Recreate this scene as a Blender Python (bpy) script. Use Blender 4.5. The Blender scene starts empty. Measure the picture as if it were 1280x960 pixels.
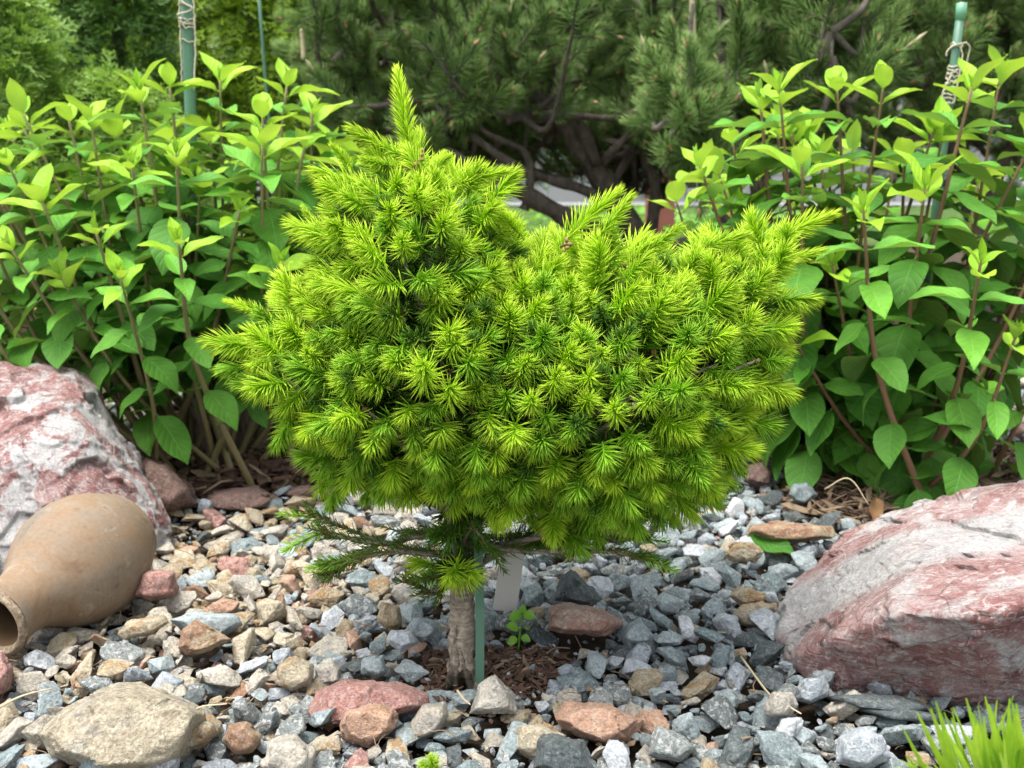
import bpy, bmesh, math, random
import numpy as np
from mathutils import Vector, Matrix, Quaternion

S = bpy.context.scene
COL = S.collection
R = math.radians
rs = np.random.RandomState(11)
random.seed(11)

# ------------------------------------------------------------------ camera, sky, sun, exposure
CAM_H, PITCH, FPX = 0.47, R(13.0), 1300.0
cam_data = bpy.data.cameras.new('camera')
cam = bpy.data.objects.new('camera', cam_data)
COL.objects.link(cam)
cam.location = (0, 0, CAM_H)
cam.rotation_euler = (R(90) - PITCH, 0, 0)
cam_data.sensor_width = 36.0
cam_data.lens = FPX / 1280 * 36.0
cam_data.clip_start = 0.02
cam_data.clip_end = 400
cam_data.dof.use_dof = True
cam_data.dof.focus_distance = 0.84
cam_data.dof.aperture_fstop = 11.0
S.camera = cam

world = bpy.data.worlds.new('World')
S.world = world
world.use_nodes = True
wn = world.node_tree
wn.nodes.clear()
sky = wn.nodes.new('ShaderNodeTexSky')
sky.sky_type = 'NISHITA'
sky.sun_disc = False
SUN_EL, SUN_AZ = R(74), R(-125)          # high, left and a little towards the camera
sky.sun_elevation = SUN_EL
sky.sun_rotation = SUN_AZ
sky.dust_density = 4.0
sky.air_density = 1.0
hs = wn.nodes.new('ShaderNodeHueSaturation')
hs.inputs['Saturation'].default_value = 0.35
bg = wn.nodes.new('ShaderNodeBackground')
bg.inputs['Strength'].default_value = 0.15
wo = wn.nodes.new('ShaderNodeOutputWorld')
wn.links.new(sky.outputs[0], hs.inputs['Color'])
wn.links.new(hs.outputs[0], bg.inputs['Color'])
wn.links.new(bg.outputs[0], wo.inputs['Surface'])

sun_data = bpy.data.lights.new('sun', 'SUN')
sun = bpy.data.objects.new('sun', sun_data)
COL.objects.link(sun)
sun_data.energy = 1.5
sun_data.angle = R(35)
sun_data.color = (1.0, 0.965, 0.9)
az = SUN_AZ                               # measured from +Y towards +X
sdir = Vector((math.sin(az) * math.cos(SUN_EL), math.cos(az) * math.cos(SUN_EL), math.sin(SUN_EL)))
sun.rotation_euler = sdir.to_track_quat('Z', 'Y').to_euler()

S.view_settings.view_transform = 'Standard'
S.view_settings.look = 'None'
S.view_settings.gamma = 1.0
S.view_settings.exposure = 1.5
S.cycles.max_bounces = 8
S.cycles.transparent_max_bounces = 4

# ------------------------------------------------------------------ placing helpers
CP, SP = math.cos(PITCH), math.sin(PITCH)

def ray(px, py):
    a, b = (px - 640.0) / FPX, (480.0 - py) / FPX
    return np.array([a, CP + b * SP, -SP + b * CP])

def at(px, py, Y):
    d = ray(px, py)
    return np.array([0, 0, CAM_H]) + d * (Y / d[1])

def gp(px, py, z=0.0):
    d = ray(px, py)
    return np.array([0, 0, CAM_H]) + d * ((z - CAM_H) / d[2])

def proj(P):
    P = np.asarray(P, float)
    q = P - np.array([0, 0, CAM_H])
    dep = q[..., 1] * CP - q[..., 2] * SP
    u = q[..., 0] / dep
    v = (q[..., 1] * SP + q[..., 2] * CP) / dep
    return 640 + u * FPX, 480 - v * FPX, dep

# ------------------------------------------------------------------ noise
_perm = np.random.RandomState(5).permutation(256)
_perm = np.concatenate([_perm, _perm, _perm])
_g = np.random.RandomState(6).normal(size=(256, 3))
_g /= np.linalg.norm(_g, axis=1)[:, None]

def perlin(P):
    P = np.asarray(P, float)
    i = np.floor(P).astype(int)
    f = P - i
    i = i & 255
    w = f * f * f * (f * (f * 6 - 15) + 10)
    out = 0
    for dx in (0, 1):
        for dy in (0, 1):
            for dz in (0, 1):
                h = _perm[_perm[_perm[(i[:, 0] + dx) & 255] + ((i[:, 1] + dy) & 255)] + ((i[:, 2] + dz) & 255)]
                g = _g[h]
                d = (g * (f - np.array([dx, dy, dz]))).sum(1)
                ww = (w[:, 0] if dx else 1 - w[:, 0]) * (w[:, 1] if dy else 1 - w[:, 1]) * (w[:, 2] if dz else 1 - w[:, 2])
                out = out + d * ww
    return out

def fbm(P, oct=4, lac=2.1, gain=0.5, ridged=False):
    P = np.asarray(P, float)
    a, s, t = 1.0, 0, 0
    for k in range(oct):
        n = perlin(P + k * 17.3)
        if ridged:
            n = 0.5 - np.abs(n) * 2
        s = s + n * a
        t += a
        a *= gain
        P = P * lac
    return s / t

# ------------------------------------------------------------------ mesh helpers
def mk_mesh(name, V, F, mats=(), smooth=True, attrs=None, fmat=None, uv=None):
    """F: list of arrays of faces (n,3)/(n,4)"""
    if isinstance(F, np.ndarray):
        F = [F]
    V = np.asarray(V, np.float32)
    me = bpy.data.meshes.new(name)
    me.vertices.add(len(V))
    me.vertices.foreach_set('co', V.ravel())
    loops = np.concatenate([f.ravel() for f in F]).astype(np.int32)
    tot = np.concatenate([np.full(len(f), f.shape[1]) for f in F]).astype(np.int32)
    start = np.concatenate([[0], np.cumsum(tot)[:-1]]).astype(np.int32)
    me.loops.add(len(loops))
    me.loops.foreach_set('vertex_index', loops)
    me.polygons.add(len(tot))
    me.polygons.foreach_set('loop_start', start)
    me.polygons.foreach_set('loop_total', tot)
    me.polygons.foreach_set('use_smooth', np.full(len(tot), bool(smooth)))
    for m in mats:
        me.materials.append(m)
    if fmat is not None:
        me.polygons.foreach_set('material_index', np.asarray(fmat, np.int32))
    if attrs:
        for k, a in attrs.items():
            at_ = me.attributes.new(k, 'FLOAT', 'POINT')
            at_.data.foreach_set('value', np.asarray(a, np.float32))
    if uv is not None:
        l = me.uv_layers.new(name='UVMap')
        l.data.foreach_set('uv', np.asarray(uv, np.float32)[loops].ravel())
    me.update(calc_edges=True)
    me.validate()
    return me

def link(name, me, parent=None, kind=None, loc=None):
    o = bpy.data.objects.new(name, me)
    COL.objects.link(o)
    if parent is not None:
        o.parent = parent
        if loc is None:
            pl = parent.location
            pp = parent.parent
            o.matrix_parent_inverse = Matrix.Translation(-(Vector(parent['_w']) if '_w' in parent else pl))
    if loc is not None:
        o.location = loc
    if kind:
        o['kind'] = kind
    return o

def thing(name, label, cat, loc=(0, 0, 0), group=None):
    o = bpy.data.objects.new(name, None)
    COL.objects.link(o)
    o.empty_display_size = 0.02
    o.location = [float(v) for v in loc]
    o['label'] = label
    o['category'] = cat
    if group:
        o['group'] = group
    return o

def tag(o, label, cat, group=None):
    o['label'] = label
    o['category'] = cat
    if group:
        o['group'] = group
    return o

def child(name, me, parent, M):
    """child object with the world matrix M (parent things are only translated)"""
    o = bpy.data.objects.new(name, me)
    COL.objects.link(o)
    o.parent = parent
    off = parent.location if parent.parent is None else Vector((0, 0, 0))
    if parent.parent is None:
        o.matrix_parent_inverse = Matrix.Translation(-off)
    else:                                  # parent part sits at identity in world
        o.matrix_parent_inverse = Matrix.Identity(4)
    o.matrix_basis = Matrix(M.tolist()) if isinstance(M, np.ndarray) else M
    return o

def merge(items, trs, tints=None, smooth=True, name='merged', mats=()):
    """items: list of (V, F(list), attrs dict, fmat); trs: list of (index, 4x4)"""
    Vs, A, F3, F4, M3, M4, off = [], {}, [], [], [], [], 0
    T = []
    for j, (k, M) in enumerate(trs):
        V, F, at_, fm = items[k]
        Vs.append(V @ M[:3, :3].T + M[:3, 3])
        for key, a in at_.items():
            A.setdefault(key, []).append(a)
        T.append(np.full(len(V), tints[j] if tints is not None else 0.0))
        p = 0
        for f in F:
            fmm = fm[p:p + len(f)] if fm is not None else np.zeros(len(f), int)
            p += len(f)
            (F3 if f.shape[1] == 3 else F4).append(f + off)
            (M3 if f.shape[1] == 3 else M4).append(fmm)
        off += len(V)
    F, FM = [], []
    if F3:
        F.append(np.concatenate(F3)); FM.append(np.concatenate(M3))
    if F4:
        F.append(np.concatenate(F4)); FM.append(np.concatenate(M4))
    attrs = {k: np.concatenate(a) for k, a in A.items()}
    attrs['tint'] = np.concatenate(T)
    return mk_mesh(name, np.concatenate(Vs), F, mats, smooth, attrs, np.concatenate(FM))

def frame(d, up=(0, 0, 1), roll=0.0):
    """matrix whose Z axis is d"""
    z = np.asarray(d, float); z = z / np.linalg.norm(z)
    u = np.asarray(up, float)
    if abs((z * u).sum()) > 0.98:
        u = np.array([0.3, 1, 0.1])
    x = np.cross(u, z); x /= np.linalg.norm(x)
    y = np.cross(z, x)
    c, s = math.cos(roll), math.sin(roll)
    x2, y2 = x * c + y * s, -x * s + y * c
    return np.column_stack([x2, y2, z])

def mat4(R3, p, s=1.0):
    M = np.eye(4)
    M[:3, :3] = R3 * s
    M[:3, 3] = p
    return M

def tube(P, rad, n=7, cap=True):
    P = np.asarray(P, float)
    rad = np.broadcast_to(np.asarray(rad, float), (len(P),))
    T = np.gradient(P, axis=0)
    T /= np.linalg.norm(T, axis=1)[:, None] + 1e-9
    u = np.array([0.13, 0.97, 0.2]) if abs(T[0][1]) < 0.9 else np.array([1., 0, 0])
    V = []
    x = np.cross(u, T[0])
    for k in range(len(P)):
        x = x - T[k] * (x * T[k]).sum()
        x /= np.linalg.norm(x) + 1e-9
        y = np.cross(T[k], x)
        a = np.arange(n) * 2 * math.pi / n
        V.append(P[k] + rad[k] * (np.cos(a)[:, None] * x + np.sin(a)[:, None] * y))
    V = np.concatenate(V)
    i = np.arange(len(P) - 1)[:, None] * n
    j = np.arange(n)[None]
    jn = (j + 1) % n
    F = np.stack([i + j, i + jn, i + n + jn, i + n + j], -1).reshape(-1, 4)
    if cap:
        V = np.concatenate([V, P[:1], P[-1:]])
        a, b = len(V) - 2, len(V) - 1
        j = np.arange(n)
        jn = (j + 1) % n
        F3 = np.concatenate([np.stack([jn, j, np.full(n, a)], -1), np.stack([j, jn, np.full(n, b)], -1) + np.array([1, 1, 0]) * (len(P) - 1) * n])
        return V, [F3, F]
    return V, [F]

def join(parts):
    """join (V, [F..]) pieces into one V, [F3, F4]"""
    Vs, F3, F4, off = [], [], [], 0
    for V, F in parts:
        Vs.append(V)
        for f in F:
            (F3 if f.shape[1] == 3 else F4).append(f + off)
        off += len(V)
    return np.concatenate(Vs), ([np.concatenate(F3)] if F3 else []) + ([np.concatenate(F4)] if F4 else [])

def curve(pts, n=14):
    """Catmull-Rom through pts"""
    P = np.asarray(pts, float)
    P = np.concatenate([[2 * P[0] - P[1]], P, [2 * P[-1] - P[-2]]])
    out = []
    m = len(P) - 3
    for t in np.linspace(0, m - 1e-6, n):
        i = int(t); f = t - i
        a, b, c, d = P[i:i + 4]
        out.append(0.5 * (2 * b + (c - a) * f + (2 * a - 5 * b + 4 * c - d) * f * f + (3 * b - a - 3 * c + d) * f ** 3))
    return np.array(out)

_ico = {}
def ico(n):
    if n not in _ico:
        bm = bmesh.new()
        bmesh.ops.create_icosphere(bm, subdivisions=n, radius=1.0)
        V = np.array([v.co[:] for v in bm.verts])
        F = np.array([[v.index for v in f.verts] for f in bm.faces])
        bm.free()
        V /= np.linalg.norm(V, axis=1)[:, None]
        _ico[n] = (V, F)
    return _ico[n]

def hull_planes(pts):
    bm = bmesh.new()
    for p in pts:
        bm.verts.new([float(c) for c in p])
    bmesh.ops.convex_hull(bm, input=bm.verts[:])
    bm.normal_update()
    N, H = [], []
    for f in bm.faces:
        if f.calc_area() > 1e-12:
            N.append(f.normal[:]); H.append(f.normal.dot(f.verts[0].co))
    bm.free()
    N, H = np.array(N), np.array(H)
    s = np.sign(H); s[s == 0] = 1
    return N * s[:, None], np.abs(H)

def rock_surface(pts, lvl=4, p=26, rough=0.06, scale=None, seed=0, ridged=0.0, cuts=14, cut=(.86, 1.0)):
    """a solid rock: the hull of pts with softened edges and a rough skin; returns V, F round the centre, and the centre"""
    pts = np.asarray(pts, float)
    c = (pts.max(0) + pts.min(0)) / 2
    N, H = hull_planes(pts - c)
    if cuts:
        rc = np.random.RandomState(seed + 900)
        n2 = rc.normal(size=(cuts, 3)); n2 /= np.linalg.norm(n2, axis=1)[:, None]
        h2 = ((pts - c) @ n2.T).max(0) * rc.uniform(cut[0], cut[1], cuts)
        N = np.concatenate([N, n2]); H = np.concatenate([H, h2])
    H = np.maximum(H, 0.05 * H.max())
    D, F = ico(lvl)
    sz = (pts.max(0) - pts.min(0)) / 2
    D = D * sz; D = D / np.linalg.norm(D, axis=1)[:, None]
    q = np.maximum(D @ N.T, 0) / H
    m = q.max(1)
    r = 1 / (m * ((q / m[:, None]) ** p).sum(1) ** (1 / p))
    V = D * r[:, None]
    size = sz.mean()
    f = (scale or 2.2) / size
    off = seed * 3.7
    n1 = fbm(V * f + off, 5, 2.05, 0.55)
    disp = n1 * rough
    if ridged:
        disp = disp + fbm(V * f * 0.8 + off + 40, 4, 2.1, 0.5, True) * ridged
    V = V + (V / np.linalg.norm(V, axis=1)[:, None]) * (disp * size)[:, None]
    return V, F, c

def facets(V, n, amp, seed):
    """piecewise flat chips: every cell of the skin tilts its own way"""
    r_ = np.random.RandomState(seed)
    size = np.abs(V).max()
    C = V[r_.permutation(len(V))[:n]]
    W = V + np.column_stack([fbm(V / size * 5 + k * 9.3, 3) for k in range(3)]) * size * .16
    best = np.full(len(V), 1e9); idx = np.zeros(len(V), int)
    for k in range(len(C)):
        d = ((W - C[k]) ** 2).sum(1)
        m = d < best
        best[m] = d[m]; idx[m] = k
    G = r_.normal(size=(len(C), 3))
    h = ((V - C[idx]) * G[idx]).sum(1) * amp + r_.normal(size=len(C))[idx] * amp * size * .05
    return V + V / np.linalg.norm(V, axis=1)[:, None] * h[:, None]

def outline_rock(outline, Y, depth, inner=(), slope=0.0, shrink=0.62):
    """points of a rock that fills a pixel outline at distance Y and has a real thickness. slope: how much farther its top lies than its bottom (m per m)"""
    o = np.array(outline, float)
    cx, cy = o.mean(0)
    P = []
    for k, (f, dy) in enumerate(((1.0, 0), (shrink, -depth / 2), (shrink, depth / 2))):
        for x, y in o:
            q = at(cx + (x - cx) * f, cy + (y - cy) * f, Y)
            zz = q[2] - at(cx, cy, Y)[2]
            P.append(at(cx + (x - cx) * f, cy + (y - cy) * f, Y + dy + zz * slope))
    for x, y, yy in inner:
        P.append(at(x, y, yy))
    return np.array(P)

# ------------------------------------------------------------------ material helpers
class NT:
    def __init__(self, name):
        self.m = bpy.data.materials.new(name)
        self.m.use_nodes = True
        self.t = self.m.node_tree
        self.t.nodes.clear()
        self.out = self.n('ShaderNodeOutputMaterial')
    def n(self, kind, **kw):
        nd = self.t.nodes.new(kind)
        for k, v in kw.items():
            setattr(nd, k, v)
        return nd
    def l(self, a, b):
        self.t.links.new(a, b)
    def set(self, nd, **kw):
        for k, v in kw.items():
            nd.inputs[k.replace('_', ' ')].default_value = v
    def val(self, sock, v):
        if hasattr(v, 'node'):
            self.l(v, sock)
        else:
            sock.default_value = v
    def math(self, op, a, b=0.0, clamp=False):
        nd = self.n('ShaderNodeMath', operation=op, use_clamp=clamp)
        self.val(nd.inputs[0], a); self.val(nd.inputs[1], b)
        return nd.outputs[0]
    def vmath(self, op, a, b=(0, 0, 0)):
        nd = self.n('ShaderNodeVectorMath', operation=op)
        self.val(nd.inputs[0], a); self.val(nd.inputs[1], b)
        return nd.outputs['Value'] if op in ('DOT_PRODUCT', 'LENGTH') else nd.outputs[0]
    def noise(self, vec, scale, detail=4, rough=0.55, dist=0.0):
        nd = self.n('ShaderNodeTexNoise')
        self.l(vec, nd.inputs['Vector'])
        nd.inputs['Scale'].default_value = scale
        nd.inputs['Detail'].default_value = detail
        nd.inputs['Roughness'].default_value = rough
        nd.inputs['Distortion'].default_value = dist
        return nd.outputs['Fac']
    def vor(self, vec, scale, feature='F1', rand=1.0):
        nd = self.n('ShaderNodeTexVoronoi', feature=feature)
        self.l(vec, nd.inputs['Vector'])
        nd.inputs['Scale'].default_value = scale
        return nd
    def ramp(self, fac, stops, interp='LINEAR'):
        nd = self.n('ShaderNodeValToRGB')
        cr = nd.color_ramp
        cr.interpolation = interp
        while len(cr.elements) < len(stops):
            cr.elements.new(0.5)
        for e, (p, c) in zip(cr.elements, stops):
            e.position = p
            e.color = (c[0], c[1], c[2], 1) if hasattr(c, '__len__') else (c, c, c, 1)
        self.l(fac, nd.inputs[0])
        return nd.outputs[0]
    def mix(self, fac, a, b, blend='MIX'):
        nd = self.n('ShaderNodeMix', data_type='RGBA', blend_type=blend)
        self.val(nd.inputs[0], fac)
        for s, v in ((nd.inputs[6], a), (nd.inputs[7], b)):
            if hasattr(v, 'node'):
                self.l(v, s)
            else:
                s.default_value = (v[0], v[1], v[2], 1)
        return nd.outputs[2]
    def attr(self, name):
        return self.n('ShaderNodeAttribute', attribute_name=name).outputs['Fac']
    def rnd(self):
        oi = self.n('ShaderNodeObjectInfo').outputs['Random']
        return self.math('FRACT', self.math('ADD', self.attr('tint'), oi))
    def bump(self, h, strength, dist, normal=None):
        nd = self.n('ShaderNodeBump')
        nd.inputs['Strength'].default_value = strength
        nd.inputs['Distance'].default_value = dist
        self.l(h, nd.inputs['Height'])
        if normal is not None:
            self.l(normal, nd.inputs['Normal'])
        return nd.outputs[0]
    def pbsdf(self, color, rough=0.6, normal=None, spec=0.5):
        b = self.n('ShaderNodeBsdfPrincipled')
        self.val(b.inputs['Roughness'], rough)
        b.inputs['Specular IOR Level'].default_value = spec
        if hasattr(color, 'node'):
            self.l(color, b.inputs['Base Color'])
        else:
            b.inputs['Base Color'].default_value = (*color, 1)
        if normal is not None:
            self.l(normal, b.inputs['Normal'])
        return b.outputs[0]
    def done(self, sh):
        self.l(sh, self.out.inputs['Surface'])
        return self.m

def m_simple(name, col, rough=0.7, var=0.25, scale=80, bump=0.3, bdist=0.002, spec=0.4):
    t = NT(name)
    pos = t.n('ShaderNodeNewGeometry').outputs['Position']
    n = t.noise(pos, scale, 5, 0.6)
    r = t.rnd()
    lo = tuple(c * (1 - var) for c in col); hi = tuple(min(1, c * (1 + var)) for c in col)
    c = t.mix(n, lo, hi)
    c = t.mix(t.math('MULTIPLY', r, 0.5), c, tuple(x * 0.6 for x in col))
    return t.done(t.pbsdf(c, rough, t.bump(n, bump, bdist), spec))

def m_stone(name, cols, speck=0.35, speck_col=(0.7, 0.7, 0.68), vein=0.0, vein_col=(0.75, 0.76, 0.76), patch=None, patch_amt=0.0, scale=1.0, grain=0.5, rough=0.82):
    t = NT(name)
    pos = t.n('ShaderNodeNewGeometry').outputs['Position']
    r = t.rnd()
    rr = t.n('ShaderNodeCombineXYZ')
    t.l(t.math('MULTIPLY', r, 31.0), rr.inputs[0]); t.l(t.math('MULTIPLY', r, 17.0), rr.inputs[1]); t.l(t.math('MULTIPLY', r, -23.0), rr.inputs[2])
    p = t.vmath('ADD', pos, rr.outputs[0])
    k = len(cols)
    base = t.ramp(r, [(i / max(1, k - 1), c) for i, c in enumerate(cols)])
    big = t.noise(p, 45 * scale, 4, 0.6, 0.6)
    base = t.mix(0.55, base, t.ramp(big, [(0.3, 0.55), (0.5, 1.0), (0.72, 1.35)]), 'MULTIPLY')
    if patch:
        pf = t.ramp(t.noise(p, 28 * scale, 4, 0.6, 1.2), [(0.5 - 0.1 * patch_amt, 0), (0.62 - 0.1 * patch_amt, 1)])
        base = t.mix(t.math('MULTIPLY', pf, 0.75), base, patch)
    fine = t.noise(p, 420 * scale, 4, 0.7)
    base = t.mix(0.75, base, t.ramp(fine, [(0.3, 0.45), (0.5, 1.0), (0.7, 1.5)]), 'MULTIPLY')
    if speck:
        sf = t.ramp(t.noise(p, 230 * scale, 2, 0.75), [(0.52, 0), (0.6, 1)])
        base = t.mix(t.math('MULTIPLY', sf, speck), base, speck_col)
        sd = t.ramp(t.noise(p, 260 * scale, 3, 0.8, 0.5), [(0.34, 1), (0.42, 0)])
        base = t.mix(t.math('MULTIPLY', sd, speck * 0.8), base, (0.05, 0.055, 0.05))
    if vein:
        dn = t.n('ShaderNodeTexNoise'); t.l(p, dn.inputs['Vector']); dn.inputs['Scale'].default_value = 90 * scale
        sc = t.n('ShaderNodeVectorMath', operation='SCALE'); t.l(dn.outputs['Color'], sc.inputs[0]); sc.inputs['Scale'].default_value = 0.014 / scale
        pv = t.vmath('ADD', p, sc.outputs[0])
        v = t.vor(pv, 95 * scale, 'DISTANCE_TO_EDGE')
        vf = t.ramp(v.outputs['Distance'], [(0.0, 1), (0.10, 0)])
        gate = t.ramp(t.noise(p, 60 * scale, 3), [(0.4, 0.15), (0.6, 1)])
        base = t.mix(t.math('MULTIPLY', t.math('MULTIPLY', vf, gate), vein), base, vein_col)
    h = t.math('ADD', t.math('MULTIPLY', t.noise(p, 110 * scale, 7, 0.72), 1.0), t.math('MULTIPLY', fine, 0.3))
    nrm = t.bump(h, min(1.0, grain * 1.3), 0.010 / scale)
    return t.done(t.pbsdf(base, rough, nrm, 0.35))

def m_leafy(name, lo, hi, back, trans=0.35, rough=0.42, veins=True, spec=0.5, tip=None, tcol=None):
    t = NT(name)
    r = t.rnd()
    c = t.mix(r, lo, hi)
    pos = t.n('ShaderNodeNewGeometry')
    n = t.noise(pos.outputs['Position'], 55, 3, 0.5)
    c = t.mix(0.35, c, t.ramp(n, [(0.3, 0.65), (0.7, 1.3)]), 'MULTIPLY')
    nrm = None
    if tip is not None:
        c = t.mix(t.ramp(t.attr('tip'), [(0.1, 0), (1.0, 1)]), c, tip)
    if veins:
        uv = t.n('ShaderNodeUVMap').outputs[0]
        sp = t.n('ShaderNodeSeparateXYZ'); t.l(uv, sp.inputs[0])
        u = t.math('ABSOLUTE', t.math('SUBTRACT', sp.outputs[0], 0.5))
        ph = t.math('MULTIPLY', t.math('SUBTRACT', sp.outputs[1], t.math('MULTIPLY', u, 0.55)), 46.0)
        lat = t.ramp(t.math('SINE', ph), [(0.9, 0), (1.0, 1)])
        mid = t.ramp(u, [(0.0, 1), (0.03, 0)])
        vv = t.math('MAXIMUM', t.math('MULTIPLY', lat, 0.45), mid)
        c = t.mix(t.math('MULTIPLY', vv, 0.42), c, tuple(min(1, x * 1.6 + 0.05) for x in hi))
        hgt = t.math('SUBTRACT', t.ramp(t.math('SINE', ph), [(0.0, 0.6), (1.0, 0.0)]), mid)
        nrm = t.bump(t.math('ADD', hgt, t.math('MULTIPLY', t.noise(pos.outputs['Position'], 260, 3), 0.5)), 0.42, 0.002)
    if back is not None:
        c = t.mix(pos.outputs['Backfacing'], c, back)
    b = t.pbsdf(c, rough, nrm, spec)
    tr = t.n('ShaderNodeBsdfTranslucent')
    t.l(t.mix(1.0, c, tcol or (1.15, 1.0, 0.45), 'MULTIPLY'), tr.inputs['Color'])
    mx = t.n('ShaderNodeMixShader')
    mx.inputs[0].default_value = trans
    t.l(b, mx.inputs[1]); t.l(tr.outputs[0], mx.inputs[2])
    return t.done(mx.outputs[0])

def m_bark(name, lo, hi, scale=(60, 60, 14), bump=0.8, bd=0.004, rings=0.0):
    t = NT(name)
    pos = t.n('ShaderNodeNewGeometry').outputs['Position']
    mp = t.vmath('MULTIPLY', pos, scale)
    n = t.noise(mp, 1.0, 6, 0.65, 0.4)
    c = t.ramp(n, [(0.3, lo), (0.62, hi)])
    c = t.mix(0.5, c, t.ramp(t.noise(pos, 25, 3), [(0.3, 0.6), (0.7, 1.3)]), 'MULTIPLY')
    h = n
    if rings:
        mp2 = t.vmath('MULTIPLY', pos, (18, 18, 330))
        n2 = t.noise(mp2, 1.0, 3, 0.6, 0.3)
        h = t.math('ADD', n, t.math('MULTIPLY', n2, rings))
        c = t.mix(0.5, c, t.ramp(n2, [(0.35, 0.45), (0.55, 1.2)]), 'MULTIPLY')
    return t.done(t.pbsdf(c, 0.85, t.bump(h, bump, bd), 0.25))

M = {}
M['slate'] = m_stone('slate_grey_green', [(.15, .195, .20), (.22, .27, .275), (.31, .36, .365)], 0.22, scale=1.0, grain=.45, vein=.12)
M['veined'] = m_stone('blue_grey_veined', [(.26, .30, .33), (.37, .41, .44), (.50, .53, .56)], 0.12, vein=.75, grain=.6)
M['speckled'] = m_stone('speckled_grey', [(.21, .24, .235), (.33, .36, .345)], 0.75, scale=.8, grain=.9)
M['tan'] = m_stone('tan_rough', [(.42, .34, .22), (.55, .47, .33), (.64, .57, .43)], .3, (.75, .7, .58), patch=(.42, .24, .09), patch_amt=.0, grain=.8)
M['cream'] = m_stone('cream_stone', [(.58, .52, .41), (.66, .61, .52), (.54, .48, .38)], .25, (.8, .77, .7), patch=(.38, .36, .32), grain=.8)
M['pink'] = m_stone('pink_granite', [(.46, .235, .20), (.52, .28, .235)], .55, (.68, .50, .46), scale=.9, grain=.8)
M['salmon'] = m_stone('salmon_stone', [(.47, .29, .20), (.52, .33, .23)], .3, (.6, .5, .42), patch=(.42, .25, .16), grain=.6)
M['rust'] = m_stone('rust_stone', [(.26, .14, .085), (.36, .22, .13)], .15, patch=(.45, .38, .24), grain=.6)
M['white'] = m_stone('white_stone', [(.58, .60, .61), (.70, .71, .72)], .15, vein=.3, patch=(.40, .42, .43), grain=.6)
M['dark'] = m_stone('dark_slate', [(.065, .08, .08), (.11, .13, .13)], .12, grain=.5)
M['redstone'] = m_stone('red_stone', [(.42, .24, .17), (.36, .2, .15)], .2, (.65, .55, .48), patch=(.44, .34, .27), patch_amt=.6, scale=.8, grain=.6)
M['brownrock'] = m_stone('brown_edging', [(.22, .135, .11), (.30, .19, .155)], .3, (.5, .4, .34), patch=(.36, .24, .2), scale=.6, grain=.8)
M['bigtan'] = m_stone('big_tan', [(.50, .43, .31), (.50, .43, .31)], .55, (.74, .68, .52), patch=(.40, .37, .33), patch_amt=-.2, scale=.62, grain=.9)

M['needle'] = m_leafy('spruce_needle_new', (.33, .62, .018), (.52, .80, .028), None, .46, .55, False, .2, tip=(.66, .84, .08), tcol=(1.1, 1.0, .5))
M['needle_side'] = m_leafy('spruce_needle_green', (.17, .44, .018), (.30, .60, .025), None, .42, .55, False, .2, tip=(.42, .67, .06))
M['needle_old_shaded'] = m_leafy('spruce_needle_old_shaded', (.035, .10, .009), (.065, .16, .012), None, .15, .6, False, .2, tip=(.10, .22, .018))  # older needles, also darkened with the inner shade between the tufts
M['pine_needle'] = m_leafy('pine_needle', (.06, .14, .03), (.115, .22, .045), None, .22, .55, False, .25, tip=(.24, .37, .10))
M['twig'] = m_simple('twig', (.22, .13, .06), .8)
M['bud'] = m_simple('pine_bud', (.42, .23, .13), .7)
M['budscale'] = m_simple('spruce_bud_scale', (.27, .17, .07), .8)
M['candle'] = m_simple('pine_candle', (.46, .40, .24), .7)
M['leaf_young'] = m_leafy('leaf_young', (.27, .53, .025), (.38, .64, .045), (.30, .50, .09), .40, .5, True, .3)
M['leaf_mid'] = m_leafy('leaf_mid', (.10, .33, .03), (.17, .43, .045), (.18, .36, .10), .32, .5, True, .3)
M['leaf_old'] = m_leafy('leaf_old', (.055, .185, .022), (.10, .265, .03), (.14, .27, .07), .26, .55, True, .2)  # mature leaves, colour lowered further for the shade deep in the shrub
M['stem_l'] = m_simple('stem_green_brown', (.24, .20, .09), .6)
M['stem_r'] = m_simple('stem_red_brown', (.21, .12, .065), .6)
M['stem_wood'] = m_bark('stem_wood', (.10, .075, .055), (.25, .20, .16), (200, 200, 40), .5, .002)
M['bark_spruce'] = m_bark('bark_spruce', (.12, .095, .07), (.33, .275, .215), (170, 170, 260), .8, .0025, rings=.8)
M['bark_pine'] = m_bark('bark_pine', (.055, .045, .036), (.15, .125, .105), (60, 60, 30), .9, .01)
M['mulch'] = m_simple('bark_mulch', (.115, .07, .05), .9, .45, 120, .6, .003, .15)
M['mulch_tan'] = m_simple('bark_mulch_tan', (.30, .19, .105), .9, .5, 60, .6, .003, .15)
M['soil'] = m_simple('soil', (.065, .048, .035), .95, .5, 60, .8, .01, .1)
M['litter'] = m_simple('dry_litter', (.26, .19, .125), .9, .4, 90, .2, .001, .15)
M['straw'] = m_simple('dry_straw', (.55, .45, .29), .8, .2, 90, .2, .001, .2)
M['thuja'] = m_leafy('thuja_spray', (.075, .18, .014), (.14, .27, .02), None, .25, .5, False, .3, tip=(.27, .42, .03))
M['thuja_dark'] = m_leafy('thuja_dark', (.045, .12, .03), (.08, .18, .04), None, .2, .5, False, .3, tip=(.13, .25, .06))
M['juniper'] = m_leafy('juniper_spray', (.13, .28, .05), (.21, .38, .07), None, .25, .5, False, .3, tip=(.34, .52, .13))
M['stake'] = m_simple('green_plastic', (.085, .19, .125), .45, .1, 30, .15, .001, .5)
M['cap'] = m_simple('green_cap', (.14, .33, .22), .4, .05, 30, .05, .001, .5)
M['twine'] = m_simple('twine', (.55, .48, .38), .9, .25, 300, .8, .001, .1)
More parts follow.
